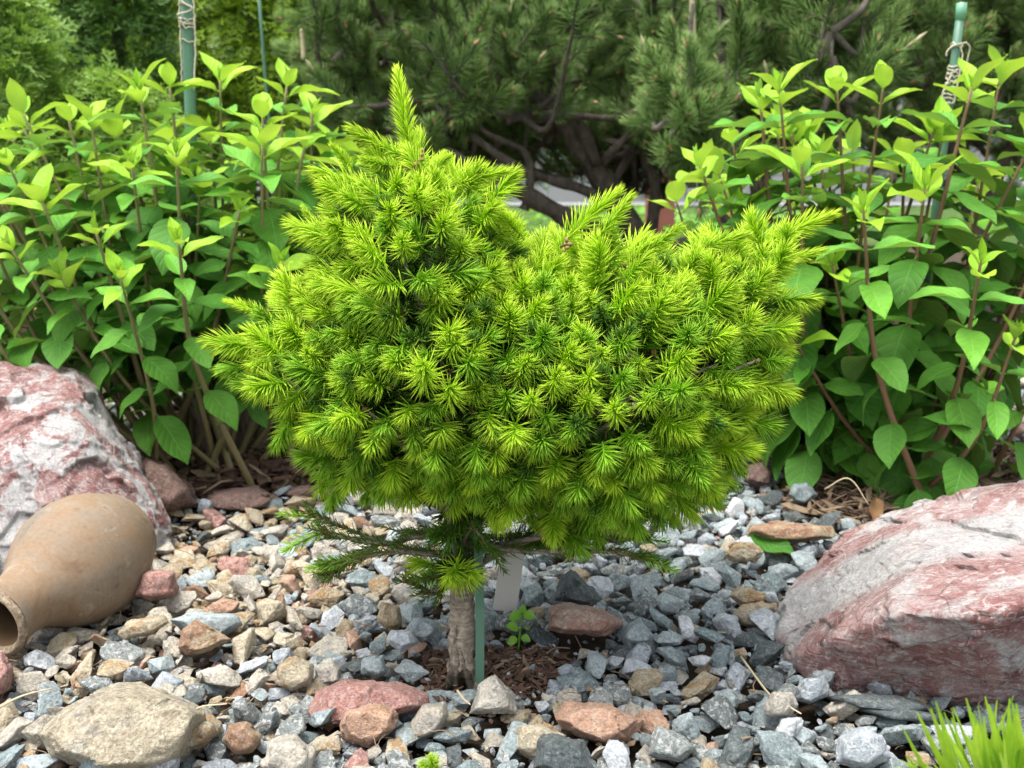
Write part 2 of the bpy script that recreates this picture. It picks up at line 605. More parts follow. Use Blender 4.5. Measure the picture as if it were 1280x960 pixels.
M['tag'] = m_simple('label_plastic', (.50, .48, .43), .5, .06, 40, .1, .001, .5)
M['grass'] = m_leafy('grass_blade', (.26, .50, .05), (.40, .64, .10), None, .45, .4, False, .5)
M['weed'] = m_leafy('weed_leaf', (.13, .34, .03), (.22, .45, .05), (.2, .4, .1), .35, .45, False, .4)
M['deadleaf'] = m_simple('dead_leaf', (.30, .17, .08), .8, .3, 80, .3, .001, .2)
M['concrete'] = m_simple('pale_paving', (.27, .275, .275), .9, .15, 3, .2, .005, .2)
M['brick'] = m_simple('red_brick', (.30, .12, .09), .85, .2, 20, .3, .003, .2)

def m_boulder(name, bandn=None, band0=0.0, bandw=0.05):
    t = NT(name)
    pos = t.n('ShaderNodeNewGeometry').outputs['Position']
    dn = t.n('ShaderNodeTexNoise'); t.l(pos, dn.inputs['Vector']); dn.inputs['Scale'].default_value = 9; dn.inputs['Detail'].default_value = 5
    sc = t.n('ShaderNodeVectorMath', operation='SCALE'); t.l(dn.outputs['Color'], sc.inputs[0]); sc.inputs['Scale'].default_value = 0.035
    pv = t.vmath('ADD', pos, sc.outputs[0])
    if bandn is None:
        st = t.vmath('MULTIPLY', pv, (1.0, 1.0, .62))
        # tilted flow of the patches
    else:
        mp = t.n('ShaderNodeMapping', vector_type='TEXTURE'); t.l(pv, mp.inputs['Vector'])
        mp.inputs['Rotation'].default_value = (R(20), R(-8), R(35))
        mp.inputs['Scale'].default_value = (2.6, 1.0, 1.0)
        st = mp.outputs[0]
    red = t.ramp(t.noise(st, 26, 5, .6), [(.3, (.24, .095, .085)), (.48, (.42, .20, .185)), (.66, (.60, .40, .375))])
    grey = t.ramp(t.noise(st, 30, 5, .6), [(.3, (.50, .51, .51)), (.5, (.68, .675, .665)), (.68, (.80, .79, .77))])
    big = t.noise(st, 13, 6, .62, .8)
    if bandn is None:
        wf = t.ramp(big, [(.485, 0), (.515, 1)])
    else:
        tt = t.math('SUBTRACT', t.vmath('DOT_PRODUCT', pv, bandn), band0)
        bb = t.ramp(t.math('ABSOLUTE', tt), [(bandw * .75, 1), (bandw * 1.15, 0)])
        wf = t.math('MAXIMUM', t.math('MULTIPLY', bb, t.ramp(big, [(.32, .25), (.45, 1)])), t.ramp(big, [(.53, 0), (.60, .9)]))
    c = t.mix(wf, red, grey)
    # white calcite veins and flecks over everything
    v1 = t.ramp(t.vor(pv, 42, 'DISTANCE_TO_EDGE').outputs['Distance'], [(0, 1), (.035, 0)])
    g1 = t.ramp(t.noise(pos, 22, 3), [(.42, 0), (.6, 1)])
    c = t.mix(t.math('MULTIPLY', t.math('MULTIPLY', v1, g1), .8), c, (.78, .74, .70))
    f1 = t.ramp(t.noise(st, 150, 4, .7), [(.54, 0), (.62, 1)])
    f2 = t.ramp(t.noise(pv, 70, 6, .75, .6), [(.52, 0), (.56, 1)])
    c = t.mix(t.math('MULTIPLY', f2, .35), c, (.64, .55, .53))
    c = t.mix(t.math('MULTIPLY', f1, .7), c, (.78, .72, .69))
    d1 = t.ramp(t.noise(st, 110, 4, .7, .4), [(.33, 1), (.42, 0)])
    c = t.mix(t.math('MULTIPLY', d1, .5), c, (.25, .10, .09))
    ck = t.ramp(t.vor(pv, 19, 'DISTANCE_TO_EDGE').outputs['Distance'], [(0, 1), (.018, 0)])
    ck = t.math('MULTIPLY', ck, t.ramp(t.noise(pos, 12, 3), [(.48, 0), (.6, 1)]))
    c = t.mix(t.math('MULTIPLY', ck, .7), c, (.10, .05, .05))
    g2 = t.noise(pos, 330, 5, .8)
    c = t.mix(.8, c, t.ramp(g2, [(.30, .50), (.5, 1.0), (.68, 1.4)]), 'MULTIPLY')
    s1 = t.vmath('MULTIPLY', pv, (60, 190, 120))
    sc1 = t.ramp(t.noise(s1, 1.0, 6, .75, .8), [(.56, 0), (.61, 1)])
    c = t.mix(t.math('MULTIPLY', sc1, .45), c, (.80, .74, .72))
    s2 = t.vmath('MULTIPLY', pv, (150, 70, 90))
    sc2 = t.ramp(t.noise(s2, 1.0, 5, .75, .8), [(.57, 0), (.62, 1)])
    c = t.mix(t.math('MULTIPLY', sc2, .4), c, (.40, .19, .175))
    y1 = t.ramp(t.noise(pos, 14, 4, .6), [(.66, 0), (.74, 1)])
    c = t.mix(t.math('MULTIPLY', y1, .35), c, (.60, .46, .26))
    h = t.math('SUBTRACT', t.noise(pos, 75, 9, .78), t.math('MULTIPLY', ck, .3))
    nrm = t.bump(g2, .8, .004, t.bump(h, 1.0, .028))
    return t.done(t.pbsdf(c, .8, nrm, .35))

M['boulder_l'] = m_boulder('boulder_pink_white')
pa, pb = at(1110, 735, .9), at(1280, 655, 1.0)
nb = np.array([-0.30, 0.62, 0.72]); nb /= np.linalg.norm(nb)
M['boulder_r'] = m_boulder('boulder_banded', tuple(nb), float((at(1190, 700, .95) * nb).sum()) + .03, .032)

def m_clay():
    t = NT('fired_clay')
    co = t.n('ShaderNodeTexCoord').outputs['Object']
    n = t.noise(co, 16, 6, .62, .8)
    c = t.ramp(n, [(.3, (.155, .095, .055)), (.44, (.215, .145, .088)), (.58, (.205, .155, .108)), (.70, (.14, .125, .10))])
    f = t.noise(co, 260, 4, .7)
    c = t.mix(.45, c, t.ramp(f, [(.3, .7), (.5, 1), (.7, 1.2)]), 'MULTIPLY')
    pit = t.ramp(t.vor(co, 120).outputs['Distance'], [(.06, 1), (.12, 0)])
    gate = t.ramp(t.noise(co, 60, 2), [(.58, 0), (.62, 1)])
    pf = t.math('MULTIPLY', pit, gate)
    c = t.mix(t.math('MULTIPLY', pf, .7), c, (.12, .08, .05))
    sp = t.n('ShaderNodeSeparateXYZ'); t.l(co, sp.inputs[0])
    rg = t.math('SINE', t.math('MULTIPLY', t.math('ADD', sp.outputs[2], t.math('MULTIPLY', n, .002)), 1500.0))
    stain = t.ramp(t.noise(co, 24, 5, .6, 1.0), [(.55, 0), (.7, 1)])
    c = t.mix(t.math('MULTIPLY', stain, .55), c, (.24, .21, .16))
    salt = t.ramp(t.noise(co, 34, 7, .72, .6), [(.57, 0), (.66, 1)])
    c = t.mix(t.math('MULTIPLY', salt, .32), c, (.42, .39, .33))
    c = t.mix(t.math('MULTIPLY', t.ramp(t.noise(co, 90, 4, .7), [(.62, 0), (.68, 1)]), .5), c, (.10, .07, .045))
    h = t.math('ADD', t.math('MULTIPLY', f, .35), t.math('SUBTRACT', t.math('MULTIPLY', rg, .08), pf))
    return t.done(t.pbsdf(c, .75, t.bump(h, .5, .0012), .35))
M['clay'] = m_clay()
def m_rim():
    t = NT('worn_clay_rim')
    co = t.n('ShaderNodeTexCoord').outputs['Object']
    n = t.noise(co, 180, 5, .7)
    c = t.ramp(n, [(.32, (.11, .08, .05)), (.5, (.25, .19, .13)), (.66, (.38, .33, .25))])
    return t.done(t.pbsdf(c, .9, t.bump(n, .9, .002), .2))
M['rim'] = m_rim()

# ================================================================== THE SETTING
def sheet(name, x0, x1, y0, y1, z, mat, n=60, amp=.01):
    xs, ys = np.linspace(x0, x1, n), np.linspace(y0, y1, n)
    X, Y = np.meshgrid(xs, ys)
    P = np.column_stack([X.ravel(), Y.ravel(), np.zeros(X.size)])
    P[:, 2] = z + fbm(P * 2.3, 3) * amp
    i = np.arange(n - 1)[:, None] * n + np.arange(n - 1)[None]
    F = np.stack([i, i + 1, i + n + 1, i + n], -1).reshape(-1, 4)
    o = link(name, mk_mesh(name, P, [F], [mat]), kind='structure')
    return o

def m_lawn():
    t = NT('lawn_ground')
    pos = t.n('ShaderNodeNewGeometry').outputs['Position']
    c = t.ramp(t.noise(pos, 6, 6, .7), [(.3, (.035, .075, .02)), (.6, (.085, .15, .035)), (.8, (.14, .2, .06))])
    return t.done(t.pbsdf(c, .9, t.bump(t.noise(pos, 60, 4), .8, .03), .1))
M['lawn'] = m_lawn()
sheet('ground', -150, 150, -60, 200, -.03, M['lawn'], 40, 0.0)
sheet('garden_soil', -3.2, 3.2, -.2, 5.2, -.018, M['soil'], 80, .006)
pv = sheet('paved_path', -14, 14, 8.6, 16.5, -.02, M['concrete'], 12, 0.0)

# far garden wall of pale blocks behind the pine, each block a part
wall = thing('block_wall', 'low wall of pale concrete blocks seen through the gaps under the pine', 'wall', (2.0, 9.2, 0))
bw, bh = .60, .24
def box(cx, cy, cz, sx, sy, sz):
    V = np.array([[x, y, z] for x in (-1, 1) for y in (-1, 1) for z in (-1, 1)], float) * [sx / 2, sy / 2, sz / 2] + [cx, cy, cz]
    F = np.array([[0, 1, 3, 2], [4, 6, 7, 5], [0, 4, 5, 1], [2, 3, 7, 6], [0, 2, 6, 4], [1, 5, 7, 3]])
    return V, [F]
V, F = box(0, 0, 0, bw - .012, .2, bh - .012)
blk = mk_mesh('block', V, F, [M['concrete']], False)
for rr in range(2):
    for k in range(9):
        child('block', blk, wall, mat4(np.eye(3), np.array([-1.2 + (k + .5 * (rr % 2)) * bw, 9.2 + rs.uniform(-.004, .004), -.03 + bh * (rr + .5)])))
V, F = box(0, 0, 0, .13, .13, .34)
bp = at(826, 225, 5.2)
post = link('brick_post', mk_mesh('brick_post', V + [bp[0], 5.2, .15], F, [M['brick']], False))
tag(post, 'reddish brick post half hidden behind the pine trunk', 'post')

# ---------------------------------------------------------------- stones
def stone_pts(seed, flat=.62, n=13):
    r_ = np.random.RandomState(seed)
    P = r_.normal(size=(n, 3)); P /= np.linalg.norm(P, axis=1)[:, None]
    P *= r_.uniform(.78, 1.08, (n, 1))
    P *= [1.0, r_.uniform(.62, .9), r_.uniform(flat * .5, flat * 1.05)]
    return P

NV = 26
hq, lq, lo_ = [], [], []
for k in range(NV):
    P = stone_pts(100 + k)
    V, F, c = rock_surface(P, 5, 140, .035, 3.2, k, .02, cuts=5, cut=(.88, 1.0))
    V = facets(V, 26, .10, k)
    hq.append((V, F))
    # light version for the joined gravel: hull with bevelled edges
    bm = bmesh.new()
    for p in P: bm.verts.new(p.tolist())
    rsl = bmesh.ops.convex_hull(bm, input=bm.verts[:])
    bmesh.ops.delete(bm, geom=[v for v in bm.verts if not v.link_faces], context='VERTS')
    bmesh.ops.recalc_face_normals(bm, faces=bm.faces[:])
    def grab(bm):
        bmesh.ops.triangulate(bm, faces=bm.faces[:])
        bm.verts.index_update()
        return (np.array([v.co[:] for v in bm.verts]), [np.array([[v.index for v in f.verts] for f in bm.faces])], {}, None)
    b2 = bm.copy()
    lo_.append(grab(b2)); b2.free()
    bmesh.ops.bevel(bm, geom=bm.edges[:], offset=.07, segments=1, affect='EDGES', clamp_overlap=True)
    lq.append(grab(bm))
    bm.free()

KINDS = ['slate', 'veined', 'speckled', 'tan', 'cream', 'pink', 'rust', 'white', 'dark', 'salmon']
def kind_probs(px, py):
    # warm stones lie mostly left of the trunk; the right half is grey green
    w = np.clip((610 - px) / 260, 0, 1) * np.clip((py - 600) / 60, 0, 1)
    w *= .35 + .65 * np.exp(-((py - 735) / 95.) ** 2) + .15
    w = np.clip(w, 0.0, 1) * .80 + .10
    if 560 < px < 900 and py > 860: w = max(w, .33)
    if py < 600: w = max(w, .45)
    cold = np.array([.44, .18, .22, 0, 0, 0, 0, .025, .09, 0]); cold /= cold.sum()
    warm = np.array([0, .02, 0, .46, .40, .03, .05, .0, 0, .04]); warm /= warm.sum()
    return cold * (1 - w) + warm * w

bed = link('gravel_bed', mk_mesh('gravel_bed', *(lambda: (np.array([[-1.6, .35, -.0165], [1.6, .35, -.0165], [1.6, 2.6, -.0165], [-1.6, 2.6, -.0165]]), [np.array([[0, 1, 2, 3]])]))(), [M['soil']]), kind='structure')

# hero rocks: (kind, outline in px, Y, depth, label)
HERO = [
 ('bigtan', [(45, 918), (75, 888), (110, 864), (160, 857), (215, 866), (258, 888), (266, 912), (245, 945), (200, 962), (120, 962), (62, 945)], .735, .095, 'large flat beige rock lying among the gravel below the clay jug'),
 ('pink', [(380, 895), (395, 862), (430, 849), (500, 853), (548, 868), (545, 885), (450, 905), (390, 912)], .80, .05, 'long pink granite stone lying left of the trunk base'),
 ('salmon', [(425, 905), (430, 888), (480, 878), (498, 890), (495, 910), (460, 936), (430, 925)], .755, .04, 'salmon coloured stone leaning against the long pink granite one'),
 ('cream', [(586, 892), (600, 855), (620, 841), (645, 870), (648, 893)], .785, .035, 'pale cream pointed stone right in front of the green stake'),
 ('dark', [(690, 752), (700, 722), (712, 709), (735, 730), (752, 748), (740, 757)], .98, .05, 'dark pyramid shaped stone standing behind the flat red one'),
 ('redstone', [(680, 785), (686, 757), (712, 753), (750, 760), (783, 778), (760, 796), (700, 792)], .93, .06, 'flat reddish brown stone below the dark pyramid one'),
 ('salmon', [(685, 900), (705, 875), (760, 880), (805, 900), (790, 925), (765, 935), (720, 920)], .765, .05, 'wide pinkish tan stone in the gravel right of the cream pointed one'),
 ('dark', [(668, 960), (672, 925), (690, 915), (730, 925), (745, 965), (700, 975)], .705, .045, 'dark charcoal grey block stone at the bottom edge below the pinkish tan one'),
 ('rust', [(218, 808), (222, 790), (245, 774), (275, 790), (290, 800), (262, 815), (235, 818)], .885, .035, 'rust brown wedge shaped stone on the gravel right of the jug'),
 ('pink', [(165, 745), (175, 715), (200, 710), (221, 716), (220, 745), (190, 752)], .985, .045, 'dark red stone tucked between the jug and the pink white boulder'),
 ('tan', [(342, 855), (347, 830), (370, 820), (393, 830), (394, 855), (365, 865)], .835, .035, 'rounded golden tan stone above the pink granite one'),
 ('cream', [(395, 858), (393, 835), (415, 822), (428, 838), (425, 852)], .85, .03, 'pale cream stone touching the rounded golden tan one'),
 ('tan', [(145, 793), (165, 775), (205, 770), (213, 778), (190, 792), (155, 800)], .91, .03, 'flat tan slab stone just right of the jug shadow'),
 ('slate', [(210, 775), (240, 766), (300, 768), (305, 778), (285, 795), (230, 790)], .93, .03, 'long grey green slate stone behind the rust brown wedge'),
 ('veined', [(185, 865), (205, 840), (232, 850), (225, 868), (215, 872)], .83, .03, 'pale blue grey stone just above the large beige rock'),
 ('slate', [(502, 790), (520, 770), (545, 773), (553, 785), (535, 802), (515, 800)], .90, .03, 'smooth grey egg shaped slate stone left of the spruce trunk'),
 ('veined', [(482, 800), (490, 785), (515, 787), (523, 803), (500, 815)], .88, .03, 'light grey stone left of the egg shaped slate'),
 ('tan', [(471, 775), (478, 753), (500, 757), (503, 780), (488, 790)], .93, .03, 'brown tan upright stone behind the light grey one'),
 ('slate', [(450, 840), (455, 822), (480, 818), (485, 840), (470, 848)], .85, .03, 'dark blue grey slate stone left of the bark around the trunk'),
 ('speckled', [(618, 785), (622, 768), (650, 762), (673, 768), (672, 785), (640, 790)], .93, .04, 'dull brown grey stone below the grey plant label'),
 ('slate', [(778, 800), (785, 778), (800, 772), (818, 795), (812, 803), (790, 805)], .905, .03, 'grey green angular stone right of the flat red one'),
 ('white', [(861, 822), (880, 817), (892, 822), (880, 835), (868, 832)], .865, .02, 'small white stone in the grey gravel right of the bark'),
 ('tan', [(910, 745), (925, 733), (960, 740), (962, 752), (930, 760)], 1.0, .03, 'upper of two orange tan stones left of the banded boulder'),
 ('tan', [(912, 770), (930, 756), (972, 752), (974, 768), (948, 785), (925, 782)], .965, .035, 'lower yellowish tan stone touching the banded boulder'),
 ('tan', [(905, 695), (915, 678), (940, 677), (955, 690), (945, 705), (915, 703)], 1.08, .03, 'grey tan block stone below the fallen green leaf'),
 ('rust', [(930, 668), (935, 655), (975, 652), (1040, 657), (1045, 672), (1000, 678), (955, 677)], 1.14, .05, 'long flat brown slab stone under the fallen green leaf'),
 ('veined', [(1043, 955), (1048, 922), (1075, 908), (1105, 918), (1115, 948), (1085, 965)], .70, .045, 'big blue grey white veined stone under the boulder overhang'),
 ('white', [(962, 930), (975, 900), (1003, 896), (1000, 918), (980, 938)], .745, .03, 'pale whitish pointed stone beside the dry grass stalk'),
 ('veined', [(992, 875), (1000, 850), (1030, 848), (1035, 868), (1015, 880)], .795, .03, 'bluish grey stone touching the foot of the banded boulder'),
 ('cream', [(955, 885), (963, 866), (990, 866), (997, 882), (985, 895), (965, 897)], .77, .03, 'cream grey stone below the left foot of the banded boulder'),
 ('speckled', [(810, 945), (820, 905), (850, 918), (872, 935), (850, 955)], .72, .04, 'speckled dark stone at the bottom right of the pinkish tan one'),
 ('tan', [(640, 940), (645, 905), (680, 903), (707, 918), (690, 930), (670, 950)], .735, .035, 'cream tan knobbly stone beside the dark charcoal block'),
 ('cream', [(325, 960), (335, 925), (370, 918), (395, 940), (390, 970), (350, 975)], .70, .045, 'large cream coloured cobble at the bottom edge left of the pink stones'),
 ('rust', [(278, 925), (285, 905), (310, 903), (327, 920), (320, 940), (292, 945)], .73, .035, 'orange and white stone right of the large beige rock'),
 ('tan', [(220, 925), (232, 905), (268, 900), (275, 915), (255, 935), (230, 940)], .735, .035, 'tan split stone touching the right end of the beige rock'),
 ('veined', [(170, 958), (180, 935), (205, 930), (225, 945), (220, 965), (190, 970)], .70, .03, 'smooth pale grey oval pebble below the beige rock'),
 ('slate', [(98, 960), (105, 938), (125, 933), (150, 948), (155, 970), (115, 975)], .695, .03, 'blue grey pebble at the bottom edge below the beige rock'),
 ('cream', [(510, 925), (512, 905), (530, 880), (555, 878), (562, 895), (548, 918), (525, 925)], .765, .035, 'rough cream speckled stone right of the salmon one'),
 ('brownrock', [(170, 640), (165, 585), (185, 570), (210, 580), (240, 610), (245, 630), (215, 650)], 1.30, .14, 'rounded brown edging rock between the left boulder and the bark mulch'),
 ('brownrock', [(248, 628), (262, 614), (320, 611), (352, 622), (345, 635), (300, 642), (255, 638)], 1.32, .09, 'long flat red brown edging rock in front of the left hydrangea mulch'),
 ('brownrock', [(350, 618), (362, 609), (392, 608), (400, 620), (375, 627)], 1.36, .06, 'small red brown edging rock under the left skirt of the spruce'),
 ('brownrock', [(150, 565), (158, 543), (180, 540), (192, 552), (188, 572), (165, 575)], 1.62, .08, 'small brown rock behind the left boulder under the hydrangea'),
 ('brownrock', [(930, 602), (935, 580), (955, 578), (968, 590), (962, 605), (940, 608)], 1.38, .05, 'small brown rock under the right skirt of the spruce'),
 ('slate', [(985, 620), (992, 605), (1010, 604), (1022, 618), (1010, 632), (992, 630)], 1.3, .04, 'smooth grey pebble at the edge of the right hydrangea litter'),
 ('pink', [(-22, 860), (-20, 825), (2, 812), (14, 835), (16, 850), (5, 870)], .82, .05, 'dark red stone at the jug mouth'),
]
hero_foot = []
heroes = []
for i, (kd, ol, Y, dep, lab) in enumerate(HERO):
    P = outline_rock(ol, Y, dep, slope=.55 if dep > .045 else .3, shrink=.8 if kd == 'bigtan' else .68)
    P = P[:, :] + np.random.RandomState(i).uniform(-.0012, .0012, P.shape)
    V, F, c = rock_surface(P, 6 if i < 9 else 5, 120, .04, 3.0, i + 3, .035, cuts=16, cut=(.84, 1.0))
    V = facets(V, 34, .11, i + 40)
    heroes.append((kd, V, F, c, lab))
    ox, oy = np.array(ol, float).T
    hero_foot.append((c[0], c[1], (ox.max() - ox.min()) / FPX * Y * .5, dep * .5))
    o = link('stone', mk_mesh('stone', V, [F], [M[kd]]), loc=c.tolist())
    tag(o, lab, 'stone')

# ---- the two boulders
def boulder(name, pts, lvl, mat, label, rough, ridged, seed, p=60, cuts=40, ledge=.022, chip=.12):
    V, F, c = rock_surface(np.array(pts), lvl, p, rough, 2.2, seed, ridged, cuts=cuts, cut=(.93, 1.0))
    # chipped ledges: push the skin in steps along a slanting bed
    size = np.abs(V).max()
    n = fbm(V * (9 / size) * .5 + 9.1, 3)
    st = (V @ np.array([.35, .3, .88])) / size * 5 + n * 1.6
    step = (st - np.floor(st))
    V = V * (1 - ledge * np.minimum(step, .7))[:, None]
    V = facets(V, 90, chip, seed)
    V = facets(V, 700, .06, seed + 5)
    fine = fbm(V * (26 / size) + 3, 4, 2.2, .6)
    V = V * (1 + .010 * fine)[:, None]
    o = link(name, mk_mesh(name, V, [F], [M[mat]]), loc=c.tolist())
    tag(o, label, 'boulder')
    return o

LB = [at(-150, 520, 1.28), at(-60, 452, 1.30), at(40, 450, 1.27), at(100, 463, 1.27), at(140, 508, 1.25), at(158, 552, 1.24),
      at(190, 592, 1.22), at(215, 645, 1.18), at(222, 688, 1.14), at(205, 702, 1.12), at(120, 745, 1.05), at(-20, 760, 1.05), at(-150, 760, 1.08),
      at(-160, 600, 1.5), at(-50, 490, 1.5), at(60, 490, 1.5), at(130, 560, 1.5), at(180, 640, 1.42), at(-40, 600, 1.10), at(40, 560, 1.10), at(110, 600, 1.10), at(-150, 700, 1.5), at(180, 700, 1.4)]
boulder('boulder', LB, 7, 'boulder_l', 'big pink and white marbled boulder behind the clay jug', .05, .035, 3)
RB = [at(966, 760, .96), at(962, 790, .93), at(966, 832, .865), at(1000, 715, 1.02), at(1052, 668, 1.09), at(1100, 640, 1.13), at(1145, 622, 1.14), at(1132, 690, .90), at(1126, 730, .82), at(1225, 605, 1.18), at(1300, 596, 1.2), at(1450, 590, 1.22),
      at(1108, 768, .775), at(1125, 760, .77), at(1235, 775, .735), at(1300, 752, .74), at(1450, 740, .77),
      at(1035, 868, .835), at(1110, 874, .83), at(1190, 893, .815), at(1300, 895, .81), at(1450, 895, .82),
      at(1450, 690, 1.3), at(1100, 680, 1.22), at(1200, 700, 1.3), at(1010, 745, 1.05)]
boulder('boulder', RB, 7, 'boulder_r', 'banded pink, maroon and white boulder resting on gravel beside dark slate flakes', .022, .03, 8, p=100, cuts=14, ledge=.010, chip=.12)

# dark slate flakes under the right boulder
for i, ol in enumerate([[(1025, 872), (1060, 865), (1130, 868), (1175, 885), (1150, 892), (1080, 888)], [(1060, 885), (1120, 880), (1185, 895), (1180, 905), (1110, 900)]]):
    P = outline_rock(ol, .80 - .012 * i, .06, slope=1.2, shrink=.8)
    V, F, c = rock_surface(P, 4, 40, .02, 2.4, i + 60)
    tag(link('slate_flake', mk_mesh('slate_flake', V, [F], [M['dark']]), loc=c.tolist()),
        ['long thin black slate flake wedged under the banded boulder', 'lower black slate flake lying in front of the longer one'][i], 'stone')

# ---- gravel
def in_poly(x, y, poly):
    poly = np.asarray(poly, float)
    inside = np.zeros(len(x), bool)
    j = len(poly) - 1
    for i in range(len(poly)):
        xi, yi = poly[i]; xj, yj = poly[j]
        c = ((yi > y) != (yj > y)) & (x < (xj - xi) * (y - yi) / (yj - yi + 1e-12) + xi)
        inside ^= c
        j = i
    return inside

BARK1 = np.array([gp(*p)[:2] for p in [(525, 830), (545, 808), (620, 808), (690, 808), (712, 820), (700, 845), (668, 870), (600, 882), (530, 868)]])
BARK2 = np.array([gp(*p)[:2] for p in [(150, 640), (180, 560), (215, 520), (430, 520), (440, 600), (350, 617), (245, 632)]])
BARK3 = np.array([gp(*p)[:2] for p in [(975, 640), (975, 575), (1000, 540), (1240, 540), (1300, 600), (1200, 640), (1060, 660)]])

def throw(n, rmin, rmax, k, seed, tries=60000, pw=2.2):
    r_ = np.random.RandomState(seed)
    cell = .02
    grid = {}
    out = []
    for t in range(tries):
        Y = .52 + (2.45 - .52) * r_.rand() ** 1.15
        X = (r_.rand() * 2 - 1) * (Y * .56 + .12)
        f = t / tries
        rad = rmin + (rmax - rmin) * (1 - f) ** 2.2
        rad *= r_.uniform(.85, 1.1)
        gi, gj = int(X // cell), int(Y // cell)
        ok = True
        w = 3
        for a in range(gi - w, gi + w + 1):
            for b in range(gj - w, gj + w + 1):
                for (x2, y2, r2) in grid.get((a, b), ()):
                    if (x2 - X) ** 2 + (y2 - Y) ** 2 < (k * (rad + r2)) ** 2:
                        ok = False; break
                if not ok: break
            if not ok: break
        if ok:
            grid.setdefault((gi, gj), []).append((X, Y, rad))
            out.append((X, Y, rad))
            if len(out) >= n: break
    return np.array(out)

top = throw(12000, .0055, .0215, .66, 3, 60000)
low = throw(6000, .007, .013, .72, 4, 22000)
def keep(A, margin):
    k = np.ones(len(A), bool)
    for B in (BARK1, BARK2, BARK3):
        k &= ~in_poly(A[:, 0], A[:, 1], B)
    for (x, y, rx, ry) in hero_foot:
        k &= (((A[:, 0] - x) / (rx * margin + 1e-4)) ** 2 + ((A[:, 1] - y) / (ry * margin + 1e-4)) ** 2) > 1
    return k
top = top[keep(top, .95)]
low = low[keep(low, .6)]
r_ = np.random.RandomState(9)
trs_top = []
for X, Y, rad in top:
    v = r_.randint(NV)
    tilt = r_.normal(size=3) * [.42, .42, 1]
    Rm = np.array(Matrix.Rotation(tilt[0], 3, 'X') @ Matrix.Rotation(tilt[1], 3, 'Y') @ Matrix.Rotation(r_.uniform(0, 6.28), 3, 'Z'))
    s = rad * r_.uniform(1.0, 1.2)
    z = rad * .30 + fbm(np.array([[X * 5, Y * 5, 0.]]), 2)[0] * .012 + r_.uniform(-.003, .005)
    # a heap rises gently towards the boulder feet
    px, py, dep = proj([X, Y, 0])
    kp = kind_probs(px, py)
    kd = r_.choice(len(KINDS), p=kp)
    trs_top.append((v, mat4(Rm, np.array([X, Y, z]), s), kd, rad / dep, px, py))
vis = [i for i, t in enumerate(trs_top) if -10 < t[4] < 1290 and 640 < t[5] < 985]
vis.sort(key=lambda i: -trs_top[i][3])
chosen = set(vis[:290])
hq_mesh = {}
for i in sorted(chosen):
    v, Mx, kd, *_ = trs_top[i]
    if v not in hq_mesh:
        hq_mesh[v] = mk_mesh('stone', hq[v][0], [hq[v][1]], [M['slate']])
    o = child('stone', hq_mesh[v], bed, Mx)
    o.material_slots[0].link = 'OBJECT'
    o.material_slots[0].material = M[KINDS[kd]]
rest = [t for i, t in enumerate(trs_top) if i not in chosen]
smats = [M[k] for k in KINDS]
def with_mat(it, kd):
    V, F, a, _ = it
    return (V, F, a, np.full(sum(len(f) for f in F), kd))
items, tr = [], []
idx = {}
for t in rest:
    near = t[3] > .011
    key = (t[0], t[2], near)
    if key not in idx:
        idx[key] = len(items)
        items.append(with_mat(lq[t[0]], t[2]))
    tr.append((idx[key], t[1]))
for X, Y, rad in low:
    v = r_.randint(NV)
    Rm = np.array(Matrix.Rotation(r_.uniform(-.5, .5), 3, 'X') @ Matrix.Rotation(r_.uniform(0, 6.28), 3, 'Z'))
    px, py, dep = proj([X, Y, 0])
    kd = r_.choice(len(KINDS), p=kind_probs(px, py))
    key = (v, kd, 'low')
    if key not in idx:
        idx[key] = len(items)
        items.append(with_mat(lo_[v], kd))
    tr.append((idx[key], mat4(Rm, np.array([X, Y, -.002]), rad * 1.25)))
grit = np.column_stack([r_.uniform(-.62, .62, 5200), r_.uniform(.6, 1.35, 5200)])
for X, Y in grit[(np.abs(grit[:, 0]) < grit[:, 1] * .55)]:
    v = r_.randint(NV); kd = r_.choice(len(KINDS), p=kind_probs(*proj([X, Y, 0])[:2]))
    key = (v, kd, 'low')
    if key not in idx:
        idx[key] = len(items)
        items.append(with_mat(lo_[v], kd))
    Rm = np.array(Matrix.Rotation(r_.uniform(0, 6.28), 3, 'X') @ Matrix.Rotation(r_.uniform(0, 6.28), 3, 'Z'))
    tr.append((idx[key], mat4(Rm, np.array([X, Y, r_.uniform(-.013, .003)]), r_.uniform(.0018, .0048))))
g = merge(items, tr, r_.rand(len(tr)), False, 'gravel', smats)
go = link('gravel', g, kind='stuff'); go.parent = bed

